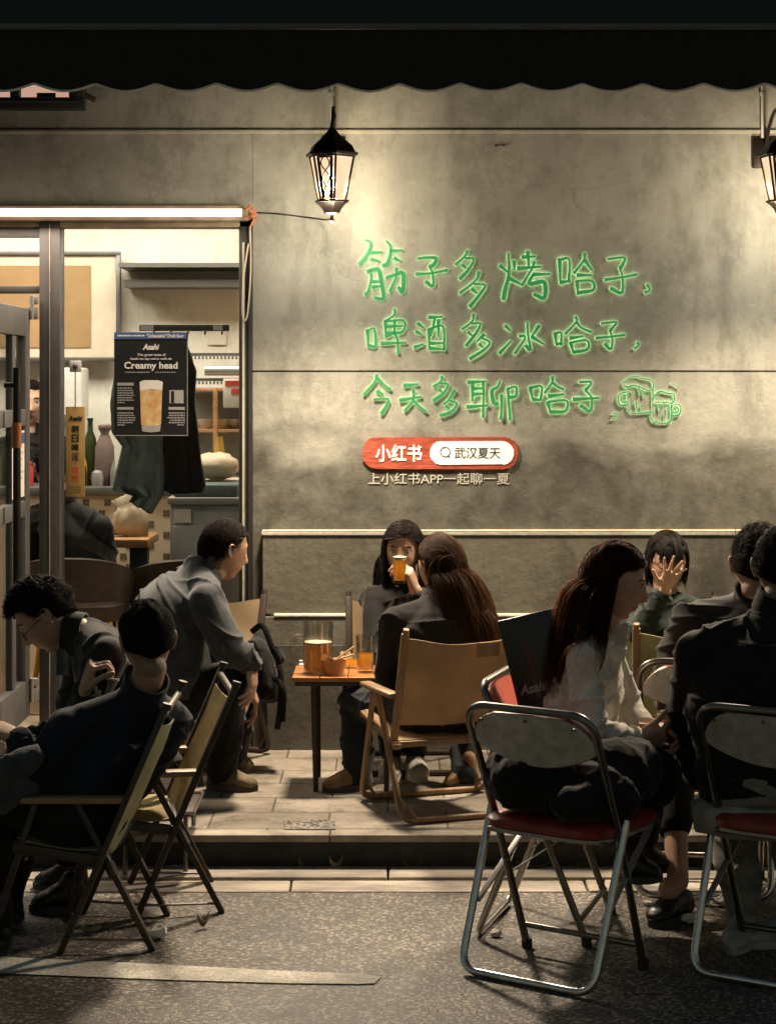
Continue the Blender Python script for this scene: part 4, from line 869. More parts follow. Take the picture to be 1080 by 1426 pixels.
L3 = [(490,510,K2,[
 [[(155,55),(140,100),(75,175)],[(160,75),(205,120),(240,143)],[(160,155),(190,172)],[(140,205),(225,205),(215,245),(185,295)]],
 [[(325,120),(410,112)],[(300,212),(430,190)],[(385,150),(380,215),(330,275)],[(385,215),(420,250),(460,282)]],
 [[(562,65),(555,95),(512,125)],[(555,105),(600,115),(570,170),(510,213)],[(545,145),(560,160)],[(640,150),(605,210),(575,235)],[(615,215),(655,235),(620,285),(553,308)],[(590,250),(605,262)]],
 [[(725,100),(835,95)],[(755,105),(752,215)],[(820,100),(822,180),(820,318)],[(760,140),(810,138)],[(760,175),(815,172)],[(720,255),(845,245)],[(925,95),(910,130),(875,155),(885,225),(912,235)],[(935,180),(935,270),(930,330)],[(975,140),(980,230),(990,335)],[(975,140),(1025,130),(1025,185),(985,195)]]]),
 (720,510,K2,[
 [[(80,135),(95,205)],[(80,135),(150,128),(145,210)],[(95,205),(145,212)],[(220,68),(215,105),(172,165)],[(222,105),(255,130),(285,143)],[(195,188),(290,175)],[(190,225),(205,285)],[(195,222),(305,215),(300,280),(205,285)]],
 [[(390,98),(460,100),(440,135),(425,150)],[(425,150),(465,200),(455,280),(395,245)],[(350,208),(510,198)]]])]
MUG = [[(665,120),(670,95),(735,62),(790,78),(840,90),(848,140),(815,150),(770,130),(720,120),(690,130),(665,120)],[(690,135),(695,270),(740,295),(840,285)],[(848,150),(845,285)],[(690,160),(640,175),(630,215),(650,245),(690,240)],[(685,180),(655,190),(650,220),(690,225)],[(720,150),(720,175)],[(760,130),(768,180)],[(790,160),(792,195)],[(740,225),(750,285)],[(775,245),(778,270)]]
MUG2 = [[(855,185),(895,158),(940,170),(980,178),(972,228),(920,225),(860,225)],[(835,290),(835,320),(865,352),(955,345),(965,235)],[(885,235),(890,280)],[(915,230),(915,250)],[(925,290),(920,345)],[(865,335),(870,350)],[(938,260),(938,275)],[(970,245),(1010,240),(1022,275),(1005,305),(965,310)],[(975,265),(1000,262),(1003,285),(970,290)]]
MUG3 = [[(960,108),(985,118),(1010,135)],[(597,297),(632,295)],[(590,333),(628,325)]]
def line_of(nm, label, blocks, w):
    t = thing(nm, label, 'sign', P(blocks[0][0], blocks[0][1]+40, sY), 0, 'green lines of writing on the wall')
    for ox, oy, k, chars in blocks:
        for ch in chars: strokes(t, ch, ox, oy, k, w, 'character')
line_of('wall_writing', 'top line of glowing green handwriting on the plaster wall', L1, 6.0)
line_of('wall_writing', 'middle line of glowing green handwriting, just above the wall joint', L2, 5.6)
line_of('wall_writing', 'bottom line of glowing green handwriting, just below the wall joint', L3, 5.9)
t = thing('mug_drawing', 'green line drawing of two clinking beer mugs on the wall', 'sign', P(905,560,sY))
strokes(t, MUG, 720, 510, K2, 2.3, 'large_mug'); strokes(t, MUG2, 720, 510, K2, 2.3, 'small_mug'); strokes(t, MUG3, 720, 510, K2, 1.9, 'spark_mark')
# red capsule sign
def capsule(x0, y0, x1, y1, Yf, dep, mi=0, rough=0.0, rad=None):
    a, b = P(x0,y1,Yf), P(x1,y0,Yf); h = b.z-a.z; r = h/2 if rad is None else rad*h; pts = []
    for cx, cz, a0 in ((b.x-r,b.z-r,0),(a.x+r,b.z-r,90),(a.x+r,a.z+r,180),(b.x-r,a.z+r,270)):
        for k in range(13): an = R(a0+90*k/12); pts.append((cx+r*math.cos(an)+RNG.normal()*rough, cz+r*math.sin(an)+RNG.normal()*rough))
    return MB().prism(pts, Yf, Yf+dep, mi)
t = thing('capsule_sign', 'red capsule sign with a white search field on the wall', 'sign', P(612,631,-.012))
obj('red_board', capsule(505,608.5,720,653,-.010,.008,rough=.0015,rad=.42), 'pill_red', t, None); obj('white_field', capsule(598,614.5,715,647,-.013,.003,rough=.001), 'pill_white', t, None)
kk = 240/1080.
def gq(cx, cy, Yf=-.0135): return P(490+cx*kk, 595+cy*kk, Yf)
obj('white_characters', text_mb('小红书', 292*kk/S(0), 108*kk/S(0), .022, .0015, gq(292,162,-.0115)), 'pill_white', t, None)
obj('dark_characters', text_mb('武汉夏天', 288*kk/S(0), 72*kk/S(0), .012, .0012, gq(785,161)), 'pill_ink', t, None)
g = MB(); g.tube([gq(583+30*math.cos(a),155+30*math.sin(a)) for a in np.linspace(0,6.28,25)], .0022, 6, closed=False); g.tube([gq(600,178), gq(613,192)], .0026, 6); obj('search_icon', g, 'pill_ink', t, None)
single('wall_caption', text_mb('上小红书APP一起聊一夏', 885*kk/S(0), 72*kk/S(0), .0, .0015, gq(542,322,-.003)), 'note_white', 'thin pale line of characters under the red capsule sign', 'sign', sm=None)
# ---------------------------------------------------------------- chairs
def canvas_back(W, p_top, p_bot, sag=.03, top_sag=.02, thick=.004):
    (yt, zt), (yb, zb) = p_top, p_bot
    def fn(u, v):
        x = -W+2*W*u; b = math.sin(math.pi*u); y = yt+(yb-yt)*v; z = zt+(zb-zt)*v
        return (x, y-sag*b*(.5+.5*math.sin(math.pi*v*.9))+.003*math.sin(9*u+7*v), z-top_sag*b*(1-v)**2+.002*math.sin(14*u))
    return MB().grid(fn, 20, 14, 0, thick)
def canvas_seat(W, y0, z0, y1, z1, sag=.035, thick=.004):
    return MB().grid(lambda u, v: (-W+2*W*u, y0+(y1-y0)*v, z0+(z1-z0)*v-sag*math.sin(math.pi*v)*(.4+.6*math.sin(math.pi*u))), 14, 12, 0, thick)
def field_chair(label, canvas, wood, arm, group, loc, rz):
    t = thing('camp_chair', label, 'chair', loc, rz, group); W = .205
    for sx in (-1, 1):
        x = sx*W
        g = MB(); g.bar((x,.18,.437), (x*1.03,.325,.0), .019, .03, bev=.004, up=(1,0,0)); g.tube([(x,.27,.17),(x*1.0,.29,.12)], .017, 8); obj('leg', g, wood, t, 30, True)
        g = MB(); g.bar((x*.90,.06,.437), (x*.95,-.165,.0), .019, .03, bev=.004, up=(1,0,0)); g.tube([(x*.92,-.03,.26),(x*.95,-.05,.22)], .017, 8); obj('leg', g, wood, t, 30, True)
        g = MB(); g.bar((x*1.08,-.205,.722), (x*1.08,.106,.0), .019, .03, bev=.004, up=(1,0,0)); g.tube([(x*1.08,-.209,.733),(x*1.08,-.204,.715)], .014, 10); obj('back_post', g, wood, t, 30, True)
        g = MB(); g.box((x-.024,-.085,.438), (x+.024,.225,.458), 0, .007); obj('armrest', g, arm, t, 40, True)
        g = MB(); g.tube([(x*.95,-.155,.03),(x*1.05,.1,.04)], .004, 6); obj('brace', g, 'dark_chrome', t, 40, True)
    g = MB(); g.bar((-W,-.017,.285), (W,-.017,.285), .026, .022); g.bar((-W,.235,.315), (W,.235,.315), .026, .022); g.bar((-W*1.05,-.02,.27), (-W*1.05,.245,.31), .02, .03); g.bar((W*1.05,-.02,.27), (W*1.05,.245,.31), .02, .03); obj('seat_frame', g, wood, t, 40, True)
    g = MB(); g.tube([(-W,-.196,.695),(W,-.196,.695)], .011, 10); obj('top_rod', g, 'dark_chrome', t, 40, True)
    obj('backrest', canvas_back(W*1.02, (-.180,.665), (-.01,.27), .035, .02), canvas, t, 60, True)
    obj('seat', canvas_seat(W*.98, -.015, .30, .235, .335), canvas, t, 60, True)
    return t
def lounge_chair(label, canvas, wood, group, loc, rz):
    t = thing('camp_chair', label, 'chair', loc, rz, group); W = .25
    for sx in (-1, 1):
        x = sx*W
        g = MB(); g.box((x-.024,-.11,.432), (x+.024,.21,.452), 0, .008); obj('armrest', g, 'wood_arm', t, 40, True)
        g = MB(); g.bar((x*.94,-.178,.672), (x*.94,-.055,.26), .02, .028, bev=.005, up=(1,0,0)); g.tube([(x*.94,-.185,.688),(x*.94,-.176,.66)], .012, 10); obj('back_post', g, wood, t, 30, True)
        g = MB(); g.bar((x*.94,-.10,.255), (x*.94,.27,.325), .018, .03, bev=.004, up=(1,0,0)); obj('seat_rail', g, 'wood_arm', t, 30, True)
        g = MB(); g.tube([(x*1.02,-.185,.09),(x*.78,-.20,.012)], .006, 8); g.tube([(x*1.02,.225,.09),(x*.78,.24,.012)], .006, 8); obj('brace', g, wood, t, 40, True)
    for y0, y1 in ((.06,-.20), (.10,.24)):
        g = MB(); g.tube(rounded([(-W*1.02,y0,.432),(-W*1.02,y1,.013),(W*1.02,y1,.013),(W*1.02,y0,.432)], .05, 6), .0115, 10); obj('leg_hoop', g, wood, t, 40, True)
    g = MB(); g.bar((-W,-.075,.262), (W,-.075,.262), .022, .022); g.bar((-W,.26,.318), (W,.26,.318), .022, .022); obj('cross_bar', g, wood, t, 40, True)
    bk = obj('backrest', canvas_back(W*.96, (-.172,.655), (-.075,.33), .045, .028), canvas, t, 60, True)
    g = MB(); g.grid(lambda u, v: (.02+.09*u, -.2135-.004*math.sin(3*u), .632-.05*v), 4, 4, 0, .003); 
    obj('patch', g, 'wood_arm', bk, 60, True)
    obj('seat', canvas_seat(W*.94, -.075, .275, .26, .335), canvas, t, 60, True)
    return t
def folding_chair(label, pad, group, loc, rz):
    t = thing('folding_chair', label, 'chair', loc, rz, group); X = .205
    fr = rounded([(-X*.94,.12,.012),(-X*.98,-.045,.43),(-X,-.20,.765),(X,-.20,.765),(X*.98,-.045,.43),(X*.94,.12,.012)], .075, 7)
    g = MB(); g.tube(fr, .0115, 12); obj('back_frame', g, 'dark_chrome', t, 60, True)
    g = MB(); g.tube(rounded([(-X*1.07,-.03,.455),(-X*1.04,-.21,.013),(X*1.04,-.21,.013),(X*1.07,-.03,.455)], .06, 7), .0115, 12); obj('rear_frame', g, 'chrome', t, 60, True)
    g = MB(); g.tube([(-X*.945,.10,.075),(X*.945,.10,.075)], .009, 10); obj('stretcher', g, 'dark_chrome', t, 60, True); g = MB(); g.tube([(-X*.9,.19,.405),(-X*.9,-.10,.395),(X*.9,-.10,.395),(X*.9,.19,.405)], .008, 10); obj('seat_bar', g, 'dark_chrome', t, 60, True)
    for sx in (-1,1):
        g = MB(); g.tube([(sx*X*.94,.119,.03),(sx*X*.94,.122,.0)], .016, 12); obj('foot_cap', g, 'black_rubber', t, 40, True)
        g = MB(); g.bar((sx*X*.92,.17,.40), (sx*X*1.0,-.135,.19), .004, .02, up=(1,0,0)); obj('link', g, 'steel', t, 40, True)
    # back plate: straight top, bottom sagging to the middle
    def slope_y(z): return -.20+(.765-z)*.155/.335
    def outline(u):
        return -X*.955+2*X*.955*u
    def plate(off, th, shrink):
        def fn(u, v):
            x = outline(u)*shrink; zt = .752-.075*abs(2*u-1)**5; zb = .655-.055*math.sin(math.pi*u)**.8
            z = zt+(zb-zt)*v; return (x, slope_y(z)+off-.018*math.cos(math.pi*(u-.5)), z)
        return MB().grid(fn, 24, 8, 0, th)
    bp = obj('back_plate', plate(-.002,.004,1.0), 'chair_back_grey', t, 50, True)
    obj('back_pad', plate(.014,.022,.97), pad, t, 60, True)
    g = MB()
    for u, z in ((-.15,.725),(.15,.725),(0,.735)): g.tube([(u,slope_y(z)-.028,z),(u,slope_y(z)-.018,z)], .0045, 8)
    obj('rivet', g, 'dark_chrome', bp, 40, True)
    g = MB(); g.loft([((0,.055,.408),(X*.94,0,0),(0,.185,0)),((0,.055,.412),(X*.99,0,0),(0,.195,0)),((0,.055,.430),(X*1.0,0,0),(0,.197,0)),((0,.055,.443),(X*.93,0,0),(0,.18,0)),((0,.055,.447),(X*.7,0,0),(0,.13,0))], 40, pw=5); obj('seat_pad', g, pad, t, 60, True)
    g = MB(); g.loft([((0,.055,.398),(X*.96,0,0),(0,.19,0)),((0,.055,.4075),(X*.96,0,0),(0,.19,0))], 40, pw=5); obj('seat_tray', g, 'steel', t, 60, True)
    return t
GC = 'low camp chairs around the pavement tables'; GF = 'tubular folding chairs with red seats'
field_chair('green canvas camp chair with dark legs in the left foreground', 'canvas_green', 'wood_dark', 'wood_arm', GC, (-.855,-2.46,RZ), R(90))
field_chair('yellow canvas camp chair leaning back behind the left foreground chair', 'canvas_yellow', 'wood_dark', 'wood_arm', GC, (-.719,-2.07,RZ), R(100))
k3 = lounge_chair('beige camp chair by the wall with a black bag on its seat', 'canvas_beige', 'wood_dark', GC, (-.80,-.26,0), R(160))
k4 = lounge_chair('tan camp chair with wooden arms turned back towards the street in the middle', 'canvas_tan', 'wood_arm', GC, (.222,-1.24,0), R(20))
lounge_chair('camp chair against the wall under the woman who is drinking', 'canvas_tan', 'wood_dark', GC, (.08,-.40,0), R(183))
lounge_chair('dark green camp chair seen from behind, between the cream coat and the black coat', 'canvas_green', 'wood_arm', GC, (1.15,-1.17,0), R(-6))
lounge_chair('camp chair against the wall under the person with spread fingers', 'canvas_green', 'wood_dark', GC, (1.13,-.42,0), R(182))
folding_chair('folding chair with grey back in front, a black bag on its red seat', 'red_vinyl', GF, (.50,-2.83,RZ), R(-35))
folding_chair('folding chair with grey back at the right edge of the picture', 'red_vinyl', GF, (1.15,-2.84,RZ), R(-33))
folding_chair('folding chair with pink red back pad facing the right, under the cream cardigan', 'pink_vinyl', GF, (.53,-2.39,RZ), R(-107))
folding_chair('folding chair behind the right edge chair, only its curved tube end showing', 'red_vinyl', GF, (1.04,-1.93,RZ+.012), R(-8))

# ---------------------------------------------------------------- table and drinks
TX0, TX1, TY0, TY1, TZ = -.366, .06, -.95, -.62, .437
tb = thing('side_table', 'small low wooden table with orange top carrying beer and a bowl', 'table', ((TX0+TX1)/2,(TY0+TY1)/2,0))
g = MB()
for k in range(4): a = TX0+(TX1-TX0)*k/4; g.box((a+.001,TY0,TZ-.016), (a+(TX1-TX0)/4-.001,TY1,TZ), 0, .003)
obj('table_top', g, 'table_wood', tb, 40)
g = MB(); g.box((TX0+.01,TY0+.01,TZ-.034), (TX1-.01,TY0+.026,TZ-.0165)); g.box((TX0+.01,TY1-.026,TZ-.034), (TX1-.01,TY1-.01,TZ-.0165)); obj('apron', g, 'wood_dark', tb, 40)
for sx, x in ((1,TX0+.085), (-1,TX1-.06)):
    for y in (TY0+.02, TY1-.03): g = MB(); g.tube([(x,y,TZ-.034),(x+sx*.006,y,.0)], [.014,.010], 10); obj('leg', g, 'wood_dark', tb, 40)
def glass_thing(nm, label, cat, c, r0, r1, h, beer, foam=.0, gm='clear_glass', handle=False, dimples=False, rot=None):
    t = thing(nm, label, cat, c); c = Vector(c); tr = (lambda m: m) if rot is None else (lambda m: MB().merge(m, Matrix.Translation(c) @ rot @ Matrix.Translation(-c)))
    th = .0035; rr = lambda z: r0+(r1-r0)*z/h
    g = MB(); prof = [(.001,.0),(r0,.0)]+[(rr(z)*(1+(.02*math.sin(z*160) if dimples else 0)),z) for z in np.linspace(.002,h,14)]+[(r1-th,h)]+[(rr(z)-th,z) for z in np.linspace(h-.001,.012,10)]+[(.001,.010)]
    g.lathe(prof, c, 28, cap=False); obj('glass', tr(g), gm, t, 60)
    if handle: 
        g = MB(); hh = h; pts = spl([c+Vector((-rr(h*.78)-.001+.004,0,h*.70)), c+Vector((-r1-.024,0,h*.71)), c+Vector((-r1-.040,0,h*.5)), c+Vector((-r1-.022,0,h*.24)), c+Vector((-rr(h*.2)+.003,0,h*.20))], 8); g.tube(pts,   .0095, 10); obj('handle', tr(g), gm, t, 60)
    if beer:
        g = MB(); zb_ = h*beer; g.lathe([(.001,.0115),(rr(.0115)-th-.0012,.0115)]+[(rr(z)-th-.0012,z) for z in np.linspace(.013,zb_,6)]+[(.001,zb_)], c, 28, cap=False); bo = obj('beer', tr(g), 'beer', t, 50)
        if foam: g = MB(); g.lathe([(.001,zb_+.0005),(rr(zb_)-th-.0012,zb_+.0005),(rr(zb_+foam)-th-.0012,zb_+foam),(rr(zb_+foam)*.6,zb_+foam*1.15),(.001,zb_+foam*1.1)], c, 28, cap=False); obj('foam', tr(g), 'foam', t, 50)
    return t
glass_thing('beer_mug', 'large glass beer mug with a handle, half full, on the orange table', 'mug', (P(443,0,-.80).x,-.82,TZ+.0005), .056, .060, .196, .56, .010, 'mug_glass', True, True)
glass_thing('beer_glass', 'tall beer glass with a little beer left beside the bowl', 'glass', (P(509,0,-.80).x,-.80,TZ+.0005), .031, .039, .142, .50, .0, 'mug_glass')
glass_thing('beer_glass', 'short clear glass standing at the back of the orange table', 'glass', (P(489,0,-.70).x,-.69,TZ+.0005), .028, .034, .09, .35)
c = Vector((P(465,0,-.86).x,-.875,TZ+.0005)); bw = thing('paper_bowl', 'brown paper bowl between the mug and the glass', 'bowl', c)
g = MB(); g.lathe([(.001,0),(.038,0),(.047,.056),(.049,.058),(.045,.056),(.037,.006),(.001,.005)], c, 28, cap=False); obj('bowl', g, 'bowl_kraft', bw, 50)
g = MB(); g.ell(c+Vector((0,0,.036)), (.040,.040,.012)); obj('food', g, 'suede_tan', bw, 50)
for k, lab in enumerate(('upper wooden chopstick resting in the paper bowl', 'lower wooden chopstick resting in the paper bowl')):
    g = MB(); g.tube([c+Vector((.0,.0,.055)), c+Vector((.078,.02-.02*k,.105-.028*k))], [.003,.0042], 8); g2 = single('chopstick', g, 'chopstick', lab, 'chopstick', 'chopsticks in the bowl')
# low tray between the chairs
tz = P(0,1122,-1.72).z; tx0, tx1 = P(165,0,-1.75).x, P(273,0,-1.75).x
tt = thing('tray_table', 'very low tray table with metal rim on the kerb edge', 'table', ((tx0+tx1)/2,-1.66,0))
g = MB(); g.box((tx0,-1.84,tz-.012), (tx1,-1.50,tz-.004), 0, .003); obj('tray', g, 'wood_dark', tt)
g = MB(); g.tube([(tx0,-1.84,tz),(tx1,-1.84,tz),(tx1,-1.50,tz),(tx0,-1.50,tz)], .007, 8, closed=True); obj('rim', g, 'chrome', tt)
for x in (tx0+.03, tx1-.03):
    g = MB(); g.tube([(x,-1.53,tz-.012),(x,-1.53,.004)], .008, 8); obj('leg', g, 'dark_chrome', tt); g = MB(); g.tube([(x,-1.80,tz-.012),(x,-1.80,RZ+.01)], .008, 8); obj('leg', g, 'dark_chrome', tt)
for px, h, lab in ((225,.065,'dark lidded cup at the left of the low tray'),(246,.075,'clear tumbler at the right of the low tray')):
    glass_thing('drink_cup', lab, 'cup', (P(px,0,-1.78).x,-1.77,tz-.003), .022, .029, h, .5, 0)

# ---------------------------------------------------------------- board and bags
a, b = P(788,1092,-2.46), P(730,856,-2.40); bd = thing('menu_board', 'black glossy beer sign panel leaning on the chair behind the cream cardigan', 'sign', a)
ax = (b-a).normalized(); up = Vector((.25,-.95,0)); 
g = MB(); g.bar(a, b, .172, .034, 0, .004, up=ax.cross(Vector((.93,-.30,.2)))); obj('panel', g, 'print_black', bd)
nrm_ = None
xx = ax.cross(Vector((.93,-.30,.2))).cross(ax).normalized(); yy = ax.cross(xx)
def onb(u, v, d): return a+ax*((b-a).length*v)+xx*(u*.172)+yy*d
sgn = -1 if yy.y > 0 else 1
g = MB(); 
for u0, u1, v0, v1 in ((.5,.5,0,1),): g.bar(a+xx*.0885, b+xx*.0885, .005, .03, 0, .001, up=ax.cross(Vector((.93,-.30,.2))))
obj('pale_edge', g, 'print_grey', bd)
mt = text_mb('Asahi', .09, .03, .02, .001, (0,0,0), shear=.25)
Rm = Matrix(((xx.x,-sgn*-yy.x*1,ax.x),(xx.y,sgn*yy.y*1,ax.y),(xx.z,sgn*yy.z,ax.z))).to_4x4()
Rm = Matrix.Translation(onb(-.13,.58,sgn*.0185)) @ Matrix(((xx.x,-sgn*yy.x,ax.x,0),(xx.y,-sgn*yy.y,ax.y,0),(xx.z,-sgn*yy.z,ax.z,0),(0,0,0,1)))
g = MB()
for u0, u1, v0, v1 in ((-.12,-.04,.50,.86),(.02,.05,.55,.80),(-.22,-.20,.52,.78)):
    q = [onb(u0,v0,sgn*.0178), onb(u1,v0+.03,sgn*.0178), onb(u1,v1-.05,sgn*.0178), onb((u0+u1)/2,v1,sgn*.0178), onb(u0,v1-.04,sgn*.0178)]; g.add(q, [(0,1,2,3,4)])
obj('printed_bottle', g, 'print_darkred', bd, None)
obj('lettering', MB().merge(mt, Rm), 'print_grey', bd, None)
def bag(nm, label, parts, mat, seed, strap=None):
    mb = MB()
    for p0, r0, p1, r1 in parts: mb.rc(p0, r0, p1, r1)
    me = voxel(mb, .009, 6, nm); wrinkle(me, .010, 24, seed); mats_to(me, [mat])
    if strap is None: return tag(obj(nm, me, None), label, 'bag')
    t = thing(nm, label, 'bag', parts[0][0]); obj('body', me, None, t)
    g = MB()
    for s_ in strap: g.tube(spl(s_, 6), .012, 8, flat=.25, flatdir=(0,1,0))
    obj('strap', g, mat, t); return t
sA = P(352,0,-.55)
bag('shoulder_bag', 'black bag with dangling straps lying on the beige camp chair', [(P(356,905,-.5),.055,P(372,955,-.52),.06),(P(362,890,-.45),.035,P(384,915,-.45),.04),(P(340,950,-.5),.05,P(378,965,-.5),.045)], 'cloth_black', 4,
    [[P(384,900,-.52),P(391,940,-.56),P(390,985,-.56),P(386,1015,-.5)],[P(350,880,-.52),P(366,872,-.55),P(380,905,-.57),P(390,925,-.56)],[P(378,940,-.55),P(394,960,-.58),P(393,1005,-.58)]])
bag('backpack', 'soft black bag lying on the red seat of the front folding chair', [((.37,-2.86,.42),.085,(.60,-2.90,.41),.085),((.46,-2.72,.42),.08,(.70,-2.76,.44),.10),((.50,-2.99,.39),.055,(.64,-2.94,.39),.07),((.36,-2.80,.43),.09,(.66,-2.82,.44),.10)], 'cloth_black', 9,
    [[P(728,1062,-2.96),P(722,1085,-2.99),P(712,1105,-2.98),P(704,1125,-2.95)],[P(800,1075,-3.02),P(780,1092,-3.03),P(765,1110,-3.0)]])

# ---------------------------------------------------------------- litter on the ground
def gpt(px, py, z=None):
    z = RZ if z is None else z; s = (py-YH)/(HC-z); return Vector(((px-540)/s, F/s-D, z))
def leaf(px, py, L, ang, mat, label, z=None, grp='fallen leaves in the gutter'):
    c = gpt(px, py, z); ca, sa = math.cos(ang), math.sin(ang); curl = RNG.uniform(.008,.03)
    def fn(u, v):
        x = (u-.5)*L; wd = .42*L*math.sin(math.pi*min(.999,max(.001,u)))**.7*(v-.5); zz = curl*(4*(u-.5)**2)+curl*.7*abs(2*v-1)
        return (c.x+x*ca-wd*sa, c.y+x*sa+wd*ca, c.z+.006+zz)
    single('leaf', MB().grid(fn, 8, 4, 0, .0012), mat, label, 'leaf', grp)
for i, (px, py, L, an, m, lab) in enumerate([
    (14,1274,.075,.3,'leaf_dry','pale dry leaf at the left edge on the asphalt'), (125,1301,.07,-.1,'leaf_dry','brown leaf under the green camp chair'), (283,1293,.04,.6,'leaf_dry','small leaf right of the shadowed camp chair foot'),
    (168,1206,.07,.5,'leaf_green','green leaf below the kerb beside the chair leg'), (198,1203,.09,2.6,'leaf_dry','curled brown leaf below the kerb at left'), (275,1203,.07,.2,'leaf_green','olive leaf lying against the kerb right of the chair leg'),
    (744,1212,.13,.15,'leaf_green','large green leaf in the gutter under the front folding chair'), (800,1212,.09,2.8,'leaf_green','smaller green leaf right of the large one under the folding chair'), (420,1211,.05,1.2,'leaf_green','tiny leaf at the kerb in the middle'),
    (468,1212,.05,.4,'leaf_dry','tiny dry leaf at the kerb right of the middle'), (575,1211,.07,.1,'leaf_green','dark leaf at the kerb under the tan camp chair'), (838,1240,.03,.9,'leaf_dry','small dry leaf on the gutter behind the folding chair')]):
    leaf(px, py, L, an, m, lab)
def tissue(px, py, r, label, seed):
    c = gpt(px, py); mb = MB(); mb.ell(c+Vector((0,0,r*.55)), (r,r*.8,r*.6), None, 28, 20); me = mb.mesh('tissue'); mats_to(me, ['paper_tissue']); fix_normals(me); wrinkle(me, r*.35, 1.6/r, seed); smooth_mesh(me, 40); tag(obj('tissue', me, None), label, 'tissue', 'crumpled tissues on the road')
tissue(219,1307,.036,'crumpled white tissue behind the near foot of the green chair',1); tissue(106,1254,.016,'small crumpled tissue between the legs of the green chair',2); tissue(78,1252,.020,'crumpled beige tissue at the left chair legs',3); tissue(218,1219,.016,'crumpled tissue lying on the gutter stones',4)
tissue(958,1286,.032,'crumpled tissue next to the black loafer',5); tissue(1004,1262,.030,'crumpled tissue behind the right edge chair leg',6); tissue(902,1262,.018,'crumpled tissue left of the black loafer',7); tissue(690,1305,.02,'flattened tissue under the front folding chair',8)
g = MB(); c = gpt(244,1213); g.tube(spl([c+Vector((-.05,.01,.008)),c+Vector((0,.02,.012)),c+Vector((.05,.0,.01))]), .012, 8, flat=.3, flatdir=(0,0,1)); single('paper_scrap', g, 'paper_white', 'folded strip of white paper in the gutter', 'paper')
g = MB(); c = gpt(816,1307); g.ell(c+Vector((0,0,.008)), (.012,.01,.008)); single('pebble', g, 'print_black', 'small dark pebble on the asphalt under the front chair', 'pebble')
# ---------------------------------------------------------------- people
def frame(fwd, up=(0,0,1)):
    f = Vector(fwd).normalized(); u = Vector(up); r = f.cross(u).normalized(); u = r.cross(f).normalized()
    return Matrix(((r.x,f.x,u.x),(r.y,f.y,u.y),(r.z,f.z,u.z)))
def head_local(sc=1.0, fem=False):
    nu, nv = 72, 60; vs = []; fs = []
    def gs(x, m, s): return math.exp(-((x-m)/s)**2)
    for i in range(nv+1):
        th = min(max(math.pi*i/nv, .02), math.pi-.02)
        for k in range(nu):
            a = 2*math.pi*k/nu; dx, dy, dz = math.sin(th)*math.cos(a), math.sin(th)*math.sin(a), math.cos(th)
            x, y, z = .0745*dx, .095*dy, .117*dz
            if z < .02:
                t = min(1, (.02-z)/.135); x *= 1-.36*t**1.6
                if y > 0: y *= 1-.02*t
                else: y *= 1-.62*t**1.2
            if y > .0 and z < .06: y = y*(1-.07*gs(x,0,.05))+.001    # flatter face
            f = max(0, dy)
            if f > .05:
                nose = 0
                if -.046 < z < .022: nose = .025*max(0, ((.022-z)/.060))**1.3*(1 if z > -.036 else max(0, 1-(-.036-z)/.010))+.003
                y += nose*gs(x, 0, .0085+.008*max(0,min(1,(.0-z)/.04)))*1.0
                y -= .0095*(gs(x,.031,.013)+gs(x,-.031,.013))*gs(z,.010,.011)
                y += .0035*gs(abs(x),.03,.02)*gs(z,.029,.008)
                y += .0085*gs(x,0,.019)*gs(z,-.058,.0055)+.0085*gs(x,0,.016)*gs(z,-.069,.006)
                y -= .003*gs(x,0,.022)*gs(z,-.0635,.0025)+.0035*gs(x,0,.02)*gs(z,-.082,.007)
                y += .013*gs(x,0,.020)*gs(z,-.101,.013)
                y += .004*gs(abs(x),.042,.014)*gs(z,-.018,.014)
            vs.append((x*sc, y*sc, z*sc))
    for i in range(nv):
        for k in range(nu): fs.append((i*nu+k, (i+1)*nu+k, (i+1)*nu+(k+1) % nu, i*nu+(k+1) % nu))
    fs.append(tuple(range(nu))); fs.append(tuple(nv*nu+k for k in range(nu-1,-1,-1)))
    mb = MB().add(vs, fs)
    for sx in (-1, 1):                                            # ears: shell, rim and lobe
        m = Matrix.Rotation(sx*.35, 3, 'Z')
        mb.ell(Vector((sx*.0745,-.012,.002))*sc, (.0055*sc,.015*sc,.028*sc), m, 14, 10)
        rim = [Vector((sx*.078,-.002,-.014)), Vector((sx*.078,.003,.010)), Vector((sx*.082,-.004,.028)), Vector((sx*.087,-.018,.029)), Vector((sx*.088,-.026,.014)), Vector((sx*.084,-.022,-.006)), Vector((sx*.078,-.008,-.026))]
        mb.tube([p*sc for p in spl(rim, 4)], .0046*sc, 8)
    return mb
